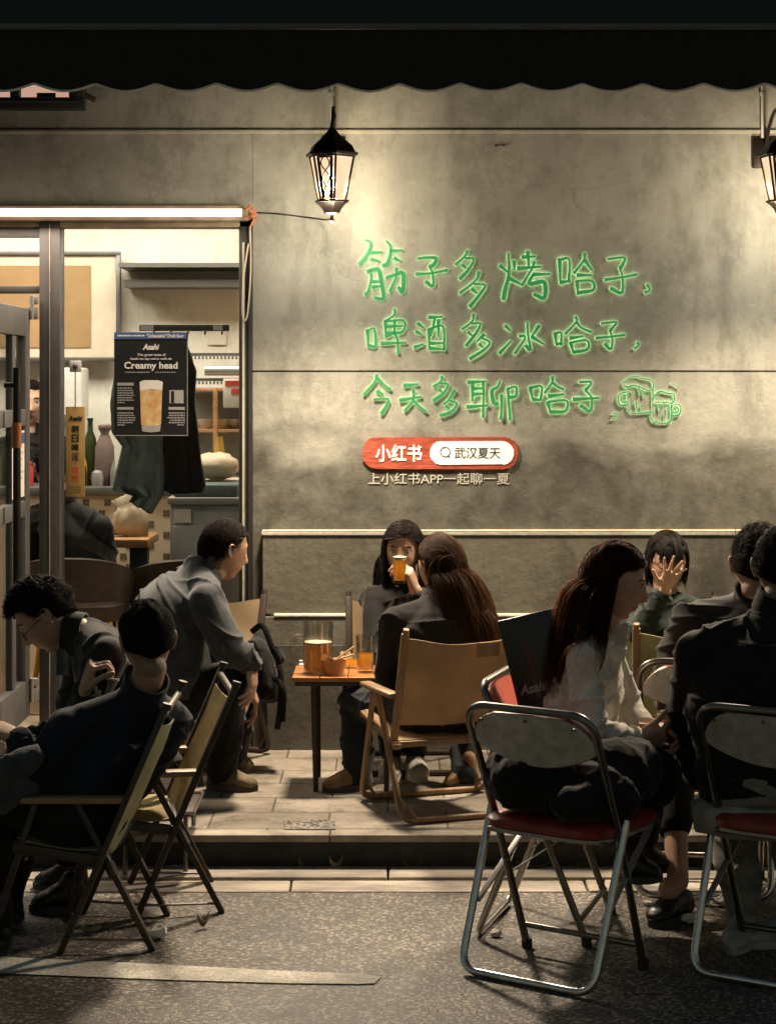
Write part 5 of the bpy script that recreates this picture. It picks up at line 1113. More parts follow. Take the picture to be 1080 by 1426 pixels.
def hand_mb(wrist, u, n, side, curls=(.35,.4,.45,.5), spread=.12, thumb=(.7,.35), sc=1.0):
    """wrist point, direction of the hand, direction the palm faces, side=+1/-1: which lateral side the thumb is on."""
    u = Vector(u).normalized(); n = Vector(n); n = (n-u*n.dot(u)).normalized(); l = u.cross(n)*side; w = Vector(wrist); mb = MB(); s = sc
    mb.loft([(w-u*.02*s, l*.026*s, n*.021*s), (w+u*.01*s, l*.028*s, n*.019*s), (w+u*.045*s+l*.002*s, l*.040*s, n*.0165*s), (w+u*.085*s, l*.041*s, n*.0135*s), (w+u*.094*s, l*.036*s, n*.009*s)], 20, pw=2.6)
    mb.ell(w+u*.035*s+l*.024*s+n*.008*s, (.016*s,)*3, None, 12, 8)
    lens = ((.044,.026,.021),(.049,.030,.022),(.045,.028,.021),(.035,.021,.018)); offs = (.030,.0105,-.0095,-.0285); rad = (.0088,.0092,.0087,.0075)
    for f in range(4):
        p = w+u*(.086-.004*abs(f-1))*s+l*offs[f]*s; d = (u+l*spread*(1.35-f)*.75).normalized(); cu = curls[f]
        ax = d.cross(n).normalized()
        for j in range(3):
            d = Matrix.Rotation(cu*(1.0,1.15,.7)[j], 3, ax) @ d; q = p+d*lens[f][j]*s
            mb.rc(p, rad[f]*s*(1-.08*j), q, rad[f]*s*(.92-.08*j), 10); p = q
    p = w+u*.022*s+l*.028*s+n*.006*s; d = (u*math.cos(thumb[0])+l*math.sin(thumb[0])+n*.25).normalized(); ax = d.cross(n).normalized()
    for j, (L, r_) in enumerate(((.042,.0115),(.032,.0102),(.026,.0092))):
        q = p+d*L*s; mb.rc(p, r_*s, q, r_*s*.9, 10); p = q; d = Matrix.Rotation(thumb[1]*.6, 3, ax) @ d; d = (d+u*.12).normalized()
    return mb

def strands_mesh(pts, r0, r1, name, mat):
    """pts: (strands, points, 3) -> one mesh of thin three-sided tapering strands."""
    S_, n, _ = pts.shape; T = np.gradient(pts, axis=1); T /= np.linalg.norm(T, axis=2, keepdims=True)+1e-9
    A = RNG.normal(size=(S_,1,3)); U = np.cross(T, np.broadcast_to(A, T.shape)); U /= np.linalg.norm(U, axis=2, keepdims=True)+1e-9; W = np.cross(T, U)
    rad = np.linspace(1, 0, n)[None, :, None]**.6*(r0-r1)+r1; V = []
    for k in range(3): a = 2*math.pi*k/3; V.append(pts+(U*math.cos(a)+W*math.sin(a))*rad)
    V = np.stack(V, axis=2).reshape(-1, 3)
    base = (np.arange(S_)[:, None, None]*n+np.arange(n-1)[None, :, None])*3; k = np.arange(3)[None, None, :]
    f = np.stack([base+k, base+(k+1) % 3, base+3+(k+1) % 3, base+3+k], axis=-1).reshape(-1, 4)
    me = bpy.data.meshes.new(name); me.vertices.add(len(V)); me.vertices.foreach_set('co', V.astype(np.float32).ravel())
    me.loops.add(f.size); me.loops.foreach_set('vertex_index', f.astype(np.int32).ravel()); me.polygons.add(len(f)); me.polygons.foreach_set('loop_start', np.arange(0, f.size, 4, dtype=np.int32))
    me.update(calc_edges=True); mats_to(me, [mat]); smooth_mesh(me); return me
def join_meshes(a, b):
    if len(a.materials) > 1: b.polygons.foreach_set('material_index', [1]*len(b.polygons))
    """Append mesh b to mesh a (both keep world coordinates)."""
    bm = bmesh.new(); bm.from_mesh(a); bm.from_mesh(b); bm.to_mesh(a); bm.free(); bpy.data.meshes.remove(b); return a
SC, SR = np.array((0,-.006,.012)), np.array((.0795,.101,.109))
def hairline(x, y):
    """lowest z (head frame) that carries hair at this side/depth."""
    return np.where(y > .045, .062, np.where(y > .005, .062-(.045-y)/.04*.055, np.where(y > -.03, .012-.0*(y), -.062+np.abs(x)*.35)))
def hair(parent, c, Hm, kind, mat, length=.04, count=1500, fall=(0,0,-1), torso=(), seed=1, fade=None, comb=(0,.6,.4), bangs=False, part=0.0, wave=.0, thick=.0011, vol=.006, yl=.055, back=0.0):
    g = np.random.default_rng(seed); H = np.array(Hm); c = np.array(c)
    # fitted under-layer: skull shell that dips below the skin outside the hairline
    nu, nv = 56, 40; vs = []; fs = []
    for i in range(nv+1):
        th = min(max(math.pi*i/nv,.02), math.pi-.02)
        for k in range(nu):
            a = 2*math.pi*k/nu; d = np.array((math.sin(th)*math.cos(a), math.sin(th)*math.sin(a), math.cos(th))); p = SC+SR*d
            m = (p[2]-float(hairline(p[0], p[1])))/(.014 if kind == 'long' else .020); m = min(1, max(0, m))
            lo = 1. if fade is None else min(1, max(0.12, (p[2]-fade)/.035))
            off = -.022*(1-m)+m*(.0015+vol*lo*(.8+.5*math.sin(7*a+3*th+seed)*math.sin(5*th)))
            vs.append(c+H @ (p+d*off))
    for i in range(nv):
        for k in range(nu): fs.append((i*nu+k, (i+1)*nu+k, (i+1)*nu+(k+1) % nu, i*nu+(k+1) % nu))
    fs.append(tuple(range(nu))); fs.append(tuple(nv*nu+k for k in range(nu-1,-1,-1)))
    me = MB().add(vs, fs).mesh('hair'); fix_normals(me); smooth_mesh(me); mats_to(me, ['hair_base', mat])
    d = g.normal(size=(count*4, 3)); d /= np.linalg.norm(d, axis=1, keepdims=True); p = SC+SR*d
    ok = p[:, 2] > hairline(p[:, 0], p[:, 1])+.004
    if fade is not None: ok &= p[:, 2] > fade+g.uniform(-.02,.02,len(p))
    d, p = d[ok][:count], p[ok][:count]; n_ = len(p)
    if kind == 'short':
        N = 6; L = length*g.uniform(.55,1.25,n_)*(1 if fade is None else np.clip((p[:,2]-fade)/.05+.25,.25,1)); v = d*.62+np.array(comb)+g.normal(size=(n_,3))*.20
        v /= np.linalg.norm(v, axis=1, keepdims=True); pts = [p]
        for s_ in range(N-1):
            e = (pts[-1]-SC)/SR; nn = e/np.linalg.norm(e,axis=1,keepdims=True); v = v-nn*(np.maximum(0,(v*nn).sum(1))*.30)[:, None]+np.array(comb)*.12-np.array((0,0,.06)); v /= np.linalg.norm(v, axis=1, keepdims=True); q = pts[-1]+v*(L/(N-1))[:, None]
            e = (q-SC)/SR; r_ = np.linalg.norm(e, axis=1); mn = 1.03; bad = r_ < mn; q[bad] = SC+SR*e[bad]/r_[bad][:, None]*mn; pts.append(q)
        pts = np.stack(pts, 1)
    else:
        N = 22; L = length*g.uniform(.82,1.06,n_); fl = np.linalg.inv(H) @ np.array(fall); fl /= np.linalg.norm(fl)
        sx = np.sign(p[:,0]-part+g.normal(size=n_)*.004); fr = p[:,1] > .035
        v = np.stack([sx*.85, np.where(fr & ~bangs, -.35, -.15)+np.where(fr & bangs, .75, 0), np.full(n_,.12)], 1)
        if bangs: v[fr, 0] *= .35
        if back: v = v*(1-back)+np.array((0,-1.,.25))*back
        v += d*.25+g.normal(size=(n_,3))*.06; v /= np.linalg.norm(v, axis=1, keepdims=True); pts = [p*1.0]; ph = g.uniform(0,6.3,n_)
        if bangs: L = np.where(fr, g.uniform(.060,.078,n_), L)
        tl = [((np.linalg.inv(H) @ (np.array(a)-c)), (np.linalg.inv(H) @ (np.array(b)-c)), r_) for a, b, r_ in torso]
        for s_ in range(N-1):
            w_ = .20+.32*s_/N; v = v*(1-w_)+fl*w_+g.normal(size=(n_,3))*.03
            if wave: v += np.stack([np.cos(ph+s_*.8), np.sin(ph+s_*.7), 0*ph], 1)*wave*(s_/N)
            e = (pts[-1]-SC)/SR; r_ = np.linalg.norm(e, axis=1); nn = e/SR; nn /= np.linalg.norm(nn, axis=1, keepdims=True); out_ = np.maximum(0, (v*nn).sum(1)); v -= nn*(out_*np.where((r_ < 1.30) & (nn[:,2] > -.15), .95, 0))[:, None]
            v /= np.linalg.norm(v, axis=1, keepdims=True); q = pts[-1]+v*(L/(N-1))[:, None]
            e = (q-SC)/SR; r_ = np.linalg.norm(e, axis=1); mn = 1.03+vol*9*np.abs(np.sin(ph*3)); bad = r_ < mn; q[bad] = (SC+SR*e/np.maximum(r_,1e-6)[:, None]*mn[:, None])[bad]
            # keep out of the face
            fc = (q[:,1] > .05) & (np.abs(q[:,0]) < .060) & (q[:,2] < (.0 if bangs else .06)); 
            q[fc, 0] = np.sign(q[fc,0]+1e-6)*.064
            uc = (q[:,1] > yl-.02) & (q[:,2] < -.07) & (np.abs(q[:,0]) <= .052); q[uc, 0] = np.sign(q[uc,0]+1e-6)*.056; q[uc,1] = np.minimum(q[uc,1], yl-.01)
            lo_ = (q[:,1] > yl) & (q[:,2] < .055) & (np.abs(q[:,0]) > .05); q[lo_, 1] = yl-.3*(q[lo_,1]-yl)
            for a, b, rr in tl:
                ab = b-a; t = np.clip(((q-a) @ ab)/(ab @ ab), 0, 1)[:, None]; o = q-(a+ab*t); dd = np.linalg.norm(o, axis=1); bad = dd < rr; q[bad] = (a+ab*t+o/np.maximum(dd,1e-6)[:, None]*rr)[bad]
            v = q-pts[-1]; v /= np.linalg.norm(v, axis=1, keepdims=True)+1e-9; pts.append(q)
        pts = np.stack(pts, 1)
    pts = c+pts @ H.T
    h2 = strands_mesh(pts, thick, thick*.35, 'hair2', mat)
    return obj('hair', join_meshes(me, h2), None, parent)

def shoe(parent, ankle, toe, mat, sole, ground, high=.10, nm='shoe', w=.042, L=None):
    a = Vector(ankle); d = Vector(toe)-a; d.z = 0; L = d.length if L is None else L; d.normalize(); sd = d.cross(Vector((0,0,1))); z = Vector((0,0,1)); b = Vector((a.x,a.y,ground))
    mb = MB(); H_ = high
    mb.loft([(b-d*.055+z*.02, sd*w*.62, z*.018+d*.0), (b-d*.05+z*.045, sd*w*.78, z*.04), (b-d*.015+z*.05, sd*w*.86, z*.05), (b+d*L*.35+z*.045, sd*w*.95, z*.042), (b+d*L*.62+z*.036, sd*w*1.1, z*.032), (b+d*L*.88+z*.030, sd*w*.9, z*.024), (b+d*(L+.005)+z*.025, sd*w*.45, z*.013)], 20)
    mb.rc(b-d*.01+z*.05, w*.95, b-d*.012+z*H_, w*.88)
    me = voxel(mb, .006, 4, nm); wrinkle(me, .0025, 45, 3); mats_to(me, [mat]); o = obj(nm, me, None, parent)
    g = MB(); pts = []
    for k in range(28):
        t = 2*math.pi*k/28; x = math.cos(t); y = math.sin(t); ww = w*1.12*(1 if x < 0.2 else (1-.35*(x-.2)**2)); pts.append(b+d*((L+.07)/2*x+(L-.05)/2)+sd*ww*y)
    n = len(pts); vs = [p+z*.001 for p in pts]+[p+z*.024 for p in pts]; g.add(vs, [tuple(range(n-1,-1,-1)), tuple(range(n,2*n))]+[(i,(i+1) % n,(i+1) % n+n,i+n) for i in range(n)]); obj('sole', g, sole, o, 40); return o

def person(label, J, face, hc, top, bottom, shoes=None, hands=(), head_up=(0,0,1), hs=1.0, skin='skin', girth=1.0, seed=1, sleeve=1.0, collar='stand', bare_shin=False, vox=.0045, sh_r=.062, topamp=.012, skirt=None, depth=1.0, topcut=0.0, shaved=0.0):
    """J: joints in metres. Body is one surface; clothing, shoes and hair are its children."""
    t = thing('person', label, 'person', (J['pel'].x, J['pel'].y, J.get('gz', 0.0))); c = Vector(hc); Hm = frame(face, head_up)
    g_ = girth
    sv = (J['shR']-J['shL']).normalized(); neck = J['neck']; chest = J['chest']; pel = J['pel']
    # ---- body (one continuous surface)
    mb = MB(); M4 = Matrix.Translation(c) @ Hm.to_4x4(); mb.merge(head_local(hs), M4)
    nb = c+Hm @ Vector((0,-.028,-.075)); mb.rc(nb, .050*hs, neck+(nb-neck)*.1, .052); mb.rc(neck, .050, chest, .062*g_); mb.rc(chest, .062*g_, pel, .075*g_)
    for s_ in 'LR':
        if 'el'+s_ in J:
            mb.rc(chest*.5+J['sh'+s_]*.5, .042, J['sh'+s_], .038); mb.rc(J['sh'+s_], .038, J['el'+s_], .034); mb.rc(J['el'+s_], .036, J['wr'+s_], .0255)
        if 'kn'+s_ in J:
            mb.rc(J['hip'+s_], .065, J['kn'+s_], .048); mb.rc(J['kn'+s_], .047, J['an'+s_], .034)
            if bare_shin: mb.rc(J['an'+s_], .034, Vector((J['to'+s_].x, J['to'+s_].y, J['an'+s_].z-.05))*.35+J['an'+s_]*.65, .034)
    for hd in hands: mb.merge(hand_mb(**hd))
    me = voxel(mb, vox, 2, 'body'); mats_to(me, [skin, 'lip', 'skin_shaved'])
    co = np_co(me); Hi = np.array(Hm).T; lc = (co-np.array(c)) @ np.array(Hm); lipv = ((np.abs(lc[:,0])/ (.021*hs))**2+((lc[:,2]/hs+.0635)/.0105)**2 < 1) & (lc[:,1] > .05)
    idx = np.zeros(len(me.polygons), dtype=np.int32)
    if lipv.any():
        for p_ in me.polygons:
            if all(lipv[v] for v in p_.vertices): idx[p_.index] = 1
    if shaved:
        zz = lc[:,2]-hairline(lc[:,0], lc[:,1]); g8 = np.random.default_rng(seed); sv_ = (zz > -shaved) & (lc[:,2] > -.10) & (lc[:,2] < .07) & (lc[:,1] < .035) & (np.abs(lc[:,0]) < .0795) & (g8.uniform(0,1,len(zz)) < np.clip((zz+shaved)/(shaved*.25),.0,1)) & (np.linalg.norm(lc,axis=1) < .135)
        pv = np.empty(len(me.loops), dtype=np.int32); me.loops.foreach_get('vertex_index', pv); ls = np.empty(len(me.polygons), dtype=np.int32); me.polygons.foreach_get('loop_start', ls)
        idx[sv_[pv[ls]]] = 2
    me.polygons.foreach_set('material_index', idx)
    body = obj('body', me, None, t)
    # eyes and brows
    g = MB(); g2 = MB(); g3 = MB()
    for sx in (-1,1):
        e = Vector((sx*.031,.0700,.0085))*hs; g.ell(c+Hm @ e, (.0118*hs,)*3, None, 16, 12); g2.ell(c+Hm @ (e+Vector((0,.0078,-.001))*hs), (.0058*hs,)*3, None, 12, 8)
        g3.tube([c+Hm @ (Vector((sx*x,y,z))*hs) for x, y, z in ((.014,.0855,.026),(.026,.0835,.0305),(.038,.0775,.030),(.048,.068,.025))], [.0022,.0032,.003,.0015], 8)
        g2.tube([c+Hm @ (Vector((sx*x,y,z))*hs) for x, y, z in ((.019,.0800,.0125),(.027,.0835,.0165),(.036,.081,.0158),(.044,.073,.011))], .0013, 6)
    ey = obj('eyes', g, 'eye_white', body); obj('iris', g2, 'eye_dark', ey); obj('eyebrows', g3, 'hair_black', body)
    # ---- upper clothing
    mb = MB(); hv = sv.copy(); hv.z *= .3; hv.normalize()
    if 'hipR' in J: 
        hv = (J['hipR']-J['hipL']); hv.normalize()
    def dv(axis, side): return axis.cross(side).normalized()
    a1 = (chest-pel).normalized(); a2 = (neck-chest).normalized(); shm = (J['shL']+J['shR'])/2; sw = (J['shR']-J['shL']).length/2; dp = depth*g_
    bulge = dv(a1, sv)
    r = [(pel-a1*(.05-topcut), hv*.165*g_, dv(a1,hv)*.125*dp), (pel+a1*(.04+topcut*.7), hv*.172*g_, dv(a1,hv)*.130*dp), (pel*.6+chest*.4, (hv+sv).normalized()*.158*g_, dv(a1,sv)*.118*dp), (chest, sv*(sw*.95), dv((a1+a2),sv)*.122*dp), (chest*.45+shm*.55, sv*(sw*.97), dv(a2,sv)*.108*dp), (shm+a2*.012, sv*(sw*.72), dv(a2,sv)*.082*dp), (neck*.6+shm*.4, sv*.098, dv(a2,sv)*.080), (neck, sv*.072, dv(a2,sv)*.068), (neck+a2*.015, sv*.060, dv(a2,sv)*.058)]
    mb.loft(r, 32, pw=2.3)
    for s_ in 'LR':
        sh = J['sh'+s_]; mb.rc(neck*.55+shm*.45, .070, sh*.8+neck*.2, sh_r); mb.rc(shm*.4+sh*.6, sh_r*1.05, sh, sh_r); mb.rc(chest*.6+neck*.4, .085, sh*.5+chest*.5, .07)
        if 'el'+s_ in J: mb.rc(sh, sh_r*sleeve, J['el'+s_], .052*sleeve); we = J['el'+s_]+(J['wr'+s_]-J['el'+s_])*.93; mb.rc(J['el'+s_], .051*sleeve, we, .036*sleeve)
    me = voxel(mb, .0065, 7, 'top'); cloth_folds(me, topamp*.95, seed); mats_to(me, [top]); tp = obj('jacket' if collar != 'none' else 'sweater', me, None, t)
    for s_ in 'LR':
        if 'el'+s_ in J and vox < .006:
            dd = (J['wr'+s_]-J['el'+s_]); a_ = J['el'+s_]+dd*.86; b_ = J['el'+s_]+dd*.955; n_ = dd.normalized(); x_ = n_.orthogonal().normalized(); y_ = n_.cross(x_); r_ = .0415*sleeve; g = MB()
            g.loft([(a_, x_*r_*.92, y_*r_*.92), (a_+n_*.004, x_*r_*1.06, y_*r_*1.06), (b_, x_*r_*1.02, y_*r_*1.02), (b_+n_*.003, x_*r_*.9, y_*r_*.9)], 20); obj('cuff', g, top, tp, 60)
    if collar == 'stand' or collar == 'fold':
        g = MB(); dr = (c+Hm @ Vector((0,-.03,-.08))-neck).normalized()
        rim = []; wd = .066
        def cl(u, v):
            a = 2*math.pi*(u*.86+.07)+math.pi*.5; rr = wd*(1.0-.04*v)+(.02*(v > .6) if collar == 'fold' else .004*v)
            fw = Hm @ Vector((0,1,0)); fw = (fw-dr*fw.dot(dr)).normalized(); sd = dr.cross(fw)
            return neck-dr*.012+dr*(.052*min(v,.6)/.6*(1 if collar != 'fold' else 1)-(.03*(v-.6)/.4 if (v > .6 and collar == 'fold') else 0)+(.01 if collar != 'fold' else 0)*v)+fw*rr*math.cos(a-math.pi*.5)+sd*rr*math.sin(a-math.pi*.5)
        g.grid(cl, 36, 8, 0, .006); obj('collar', g, top, tp, 60)
    # ---- lower clothing
    if bottom and 'knL' in J or bottom and 'knR' in J:
        mb = MB(); mb.loft([(pel+a1*.07, hv*.150*g_, dv(a1,hv)*.112*dp), (pel, hv*.165*g_, dv(a1,hv)*.125*dp), (pel-a1*.07, hv*.150*g_, dv(a1,hv)*.115*dp)], 28)
        for s_ in 'LR':
            if 'kn'+s_ in J:
                k_, an, hp = J['kn'+s_], J['an'+s_], J['hip'+s_]; ae = k_+(an-k_)*(.55 if bare_shin else .97); mb.rc(pel*.35+hp*.65, .105*g_, hp, .097*g_); mb.rc(hp, .096*g_, k_, .069*g_); mb.rc(k_, .068*g_, ae, .054*g_)
        if skirt: 
            for q in skirt: mb.rc(*q)
        me = voxel(mb, .0065, 7, 'trousers'); cloth_folds(me, .009, seed+7); mats_to(me, [bottom]); obj('skirt' if skirt else 'trousers', me, None, t)
    if shoes:
        m_, sol, gz, hi = shoes[:4]
        for s_ in 'LR':
            if 'to'+s_ in J: shoe(t, J['an'+s_], J['to'+s_], m_, sol, J.get('g'+s_, gz), hi)
    return t, body, tp, c, Hm
def V(*a): return Vector(a)
def spectacles(t, c, Hm, hs=1.0, drop=0):
    g = MB()
    for sx in (-1,1):
        g.tube([c+Hm @ (Vector((sx*.033+.021*math.cos(a),.094-.012*abs(math.cos(a))*(1 if math.cos(a)*sx > 0 else .1),.004+.017*math.sin(a)-drop))*hs) for a in np.linspace(0,6.283,25)[:-1]], .0016, 6, closed=True)
        g.tube([c+Hm @ (Vector(q)*hs) for q in ((sx*.055,.083,.008-drop),(sx*.074,.04,.010-drop*.5),(sx*.079,-.012,.008))], .0014, 6)
    g.tube([c+Hm @ (Vector(q)*hs) for q in ((-.012,.096,.006-drop),(0,.099,.009-drop),(.012,.096,.006-drop))], .0016, 6)
    obj('spectacles', g, 'glasses_frame', t)

# A: man at the left, bending over, seen from the side
J = dict(pel=P(192,1055,-2.08), chest=P(158,955,-2.05), neck=P(112,882,-2.05), shL=P(150,915,-2.24), shR=P(128,893,-1.86), elL=P(112,1005,-2.25), wrL=P(122,957,-2.32), elR=P(95,1005,-1.85), wrR=P(45,1030,-1.95),
         hipL=P(175,1068,-2.18), knL=P(85,1050,-2.22), anL=P(95,1190,-2.20), toL=P(45,1195,-2.22), hipR=P(175,1060,-1.97), knR=P(90,1045,-1.92), anR=P(100,1175,-1.93), toR=P(50,1180,-1.94), gz=RZ)
A_c = P(64,860,-2.05)
t, bd_, tp, c, Hm = person('man with wavy dark hair bending his head down at the left edge', J, (-.80,-.12,-.58), A_c, 'cloth_charcoal', 'cloth_black', ('leather_black','sole_dark',RZ,.09), [dict(wrist=P(118,962,-2.33), u=(.30,-.15,.95), n=(.9,.3,-.2), side=-1, curls=(1.0,1.1,1.15,1.2), thumb=(.5,.7)), dict(wrist=P(45,1030,-1.95), u=(-1,-.2,-.3), n=(0,.2,-1), side=1)], (-.5,0,.86), .98, seed=3, sleeve=1.05)
hair(t, c, Hm, 'short', 'hair_black', .034, 9000, comb=(0,.35,.35), seed=3, fade=-.005, vol=.018); spectacles(t, c, Hm, .98, .012)
g = MB(); g.grid(lambda u, v: (P(78+18*u, 905+36*v, -2.12+.02*u)+Vector((0,.02*math.sin(3*u),0))), 6, 6, 0, .006); obj('shirt_collar', g, 'cloth_grey', tp)
g = MB(); h0 = P(148,945,-2.36); g.tube([h0, h0+Vector((.04,-.005,-.004))], .004, 10); single('cigarette', g, 'paper_white', 'white cigarette in the raised hand of the bending man', 'cigarette')

# B: man in the left foreground, seen from behind
J = dict(pel=P(118,1128,-2.46), chest=P(160,1040,-2.46), neck=P(200,960,-2.46), shL=P(100,1018,-2.52), shR=P(238,1005,-2.36), elL=P(52,1078,-2.58), wrL=P(28,1032,-2.55), elR=P(190,1090,-2.24), wrR=P(120,1100,-2.22),
         hipL=P(105,1135,-2.54), knL=P(-20,1092,-2.60), anL=P(-12,1285,-2.60), toL=P(-80,1300,-2.60), hipR=P(110,1125,-2.38), knR=P(0,1085,-2.30), anR=P(8,1250,-2.30), toR=P(-60,1260,-2.30), gz=RZ)
B_c = P(205,895,-2.47)
t, bd_, tp, c, Hm = person('man in dark navy seen from behind in the left foreground', J, (-.30,.94,-.10), B_c, 'cloth_navy', 'cloth_black', ('leather_black','sole_dark',RZ,.09), [dict(wrist=P(28,1030,-2.55), u=(-.8,.2,.35), n=(-.2,.3,-1), side=-1)], (-.05,0,1), .98, shaved=.05, seed=11, girth=1.12, sleeve=1.12, topamp=.012)
hair(t, c, Hm, 'short', 'hair_black', .015, 9000, comb=(.1,.2,.35), seed=11, fade=.012, vol=.011)
bag('folded_coat', 'dark blue grey coat bunched at the left edge beside the navy sweater', [(P(8,1075,-2.68),.05,P(45,1055,-2.66),.04),(P(5,1110,-2.66),.055,P(40,1100,-2.66),.03)], 'cloth_slate', 5)

# C: man in the slate blue shirt, bending forward, head turned to the wall
J = dict(pel=P(240,952,-.92), chest=P(240,852,-.90), neck=P(284,790,-.86), shL=P(262,810,-.68), shR=P(286,836,-1.06), elR=P(318,902,-1.08), wrR=P(350,925,-1.06), elL=P(300,905,-.62), wrL=P(345,950,-.70),
         hipL=P(240,965,-.80), knL=P(330,955,-.66), anL=P(322,1050,-.56), toL=P(352,1070,-.56), hipR=P(235,972,-1.0), knR=P(318,950,-1.0), anR=P(308,1072,-.90), toR=P(356,1098,-.92))
C_c = P(313,767,-.84)
t, bd_, tp, c, Hm = person('man in a slate blue shirt with cropped hair bending towards the table', J, (.84,.50,-.16), C_c, 'cloth_slate', 'cloth_black', ('suede_olive','sole_dark',0,.10), [dict(wrist=P(349,922,-1.06), u=(.12,-.1,-1), n=(-1,.2,-.1), side=1, curls=(.3,.35,.4,.45)), dict(wrist=P(345,950,-.70), u=(.4,0,-1), n=(-1,0,0), side=-1)], (.2,.1,1), .98, skin='skin_warm', shaved=.03, seed=21, girth=1.22, sleeve=1.15, collar='fold', topamp=.013)
hair(t, c, Hm, 'short', 'hair_dark', .007, 9000, comb=(0,.25,.2), seed=21, vol=.004)
g = MB(); q = P(232,985,-.92); g.lathe([(.001,0),(.13,0),(.15,.015),(.15,.03),(.001,.03)], (q.x,-.92,.30), 28, cap=False); st = thing('stool', 'low stool under the man in the slate blue shirt', 'stool', (q.x,-.92,0)); obj('seat', g, 'wood_dark', st)
for k in range(4): a = k*math.pi/2+.6; g = MB(); g.tube([(q.x+.10*math.cos(a),-.92+.10*math.sin(a),.30),(q.x+.15*math.cos(a),-.92+.15*math.sin(a),.0)], .012, 10); obj('leg', g, 'wood_dark', st)

# D: woman at the wall drinking
J = dict(pel=P(562,955,-.40), chest=P(560,875,-.34), neck=P(561,818,-.33), shL=P(606,838,-.36), shR=P(523,838,-.36), elR=P(518,912,-.50), wrR=P(552,925,-.62), elL=P(604,890,-.55), wrL=P(578,822,-.60),
         hipL=P(585,962,-.44), knL=P(590,950,-.78), anL=P(578,1044,-.62), toL=P(584,1066,-.78), hipR=P(540,962,-.44), knR=P(540,950,-.78), anR=P(545,1044,-.62), toR=P(540,1066,-.78))
D_c = P(561,768,-.36)
t, bd_, tp, c, Hm = person('woman with straight dark hair drinking beer against the wall', J, (-.16,-1,-.04), D_c, 'cloth_black', 'cloth_black', ('shoe_white','shoe_white',0,.09), [dict(wrist=P(578,824,-.60), u=(-.30,-.25,1), n=(-1,.2,.1), side=-1, curls=(.75,.8,.85,.9), thumb=(.4,.5))], (.02,0,1), .97, skin='skin_warm', seed=31, girth=.90, sleeve=.95, collar='none')
hair(t, c, Hm, 'long', 'hair_dark', .25, 5200, torso=[(J['neck']+V(0,0,-.06), J['chest'], .115)], seed=31, part=-.018, thick=.0010, vol=.008)
glass_thing('beer_glass', 'glass of amber beer raised to the face of the drinking woman', 'glass', (P(556,812,-.66).x,-.665,P(556,812,-.66).z), .025, .033, .125, .74, .012)
g = MB(); g.loft([(J['neck']+V(0,-.035,-.045), V(.062,0,0), V(0,.035,.0)), (J['neck']+V(0,-.012,.012), V(.056,0,0), V(0,.060,.012)), (J['neck']+V(0,-.010,.024), V(.052,0,0), V(0,.058,.012))], 28); obj('inner_collar', g, 'cloth_cream', tp, 60)

# E: woman with brown hair seen from behind in the tan camp chair
J = dict(pel=P(618,985,-1.19), chest=P(606,905,-1.11), neck=P(608,842,-1.03), shL=P(553,868,-1.09), shR=P(664,866,-1.11), elL=P(541,935,-1.03), wrL=P(550,975,-0.84), elR=P(676,940,-1.04), wrR=P(640,985,-0.89),
         hipL=P(572,995,-1.11), knL=P(495,975,-0.89), anL=P(498,1092,-0.89), toL=P(452,1106,-0.95), hipR=P(655,995,-1.09), knR=P(650,985,-0.75), anR=P(648,1080,-0.87), toR=P(620,1098,-0.87))
E_c = P(612,790,-0.99)
t, bd_, tp, c, Hm = person('woman with long wavy brown hair seen from behind in a black jacket', J, (-.55,.83,-.10), E_c, 'cloth_black', 'cloth_denim', ('suede_tan','sole_dark',0,.11), [dict(wrist=P(545,975,-0.84), u=(-.3,1,-.2), n=(0,0,-1), side=1)], (-.04,0,1), .98, skin='skin_warm', seed=41, girth=.98, sleeve=1.08)
hair(t, c, Hm, 'long', 'hair_brown', .36, 5000, fall=(.30,-.10,-1), torso=[(J['neck']+V(.02,0,-.03), J['chest'], .125), (J['neck'], J['shR'], .065)], seed=41, wave=.16, yl=.0, back=.8, thick=.0010, vol=.006)

# F: woman in the cream cardigan, in profile
J = dict(pel=P(790,1050,-2.42), chest=P(816,962,-2.42), neck=P(842,886,-2.42), shR=P(812,922,-2.58), shL=P(846,912,-2.26), elR=P(822,1020,-2.64), wrR=P(886,1032,-2.56), elL=P(872,985,-2.24), wrL=P(900,1020,-2.38),
         hipR=P(800,1062,-2.52), knR=P(905,1068,-2.54), anR=P(880,1170,-2.42), toR=P(918,1200,-2.42), hipL=P(805,1055,-2.32), knL=P(912,1058,-2.30), anL=P(895,1165,-2.24), toL=P(930,1195,-2.26), gz=RZ, gL=.02, gR=.03)
F_c = P(856,812,-2.42)
t, bd_, tp, c, Hm = person('woman with long dark hair in a cream cardigan, seen in profile', J, (.97,-.16,-.20), F_c, 'cloth_cream', 'cloth_black', ('leather_black','sole_dark',RZ,.11), [dict(wrist=P(884,1032,-2.57), u=(.9,.25,.08), n=(-.1,.8,.5), side=1, curls=(.7,.8,.9,1.0), thumb=(.35,.5)), dict(wrist=P(896,1018,-2.42), u=(.9,-.25,-.05), n=(-.1,-.7,-.6), side=-1, curls=(.8,.9,1.0,1.1), thumb=(.35,.6))], (.14,0,1), .99, skin='skin_warm', seed=51, girth=.92, sleeve=1.04, sh_r=.055, collar='none', vox=.0035, topcut=.07,
   skirt=[(P(770,1080,-2.46),.105,P(905,1085,-2.56),.085),(P(800,1120,-2.50),.10,P(880,1130,-2.56),.075),(P(780,1085,-2.34),.10,P(900,1085,-2.28),.08)], topamp=.010)
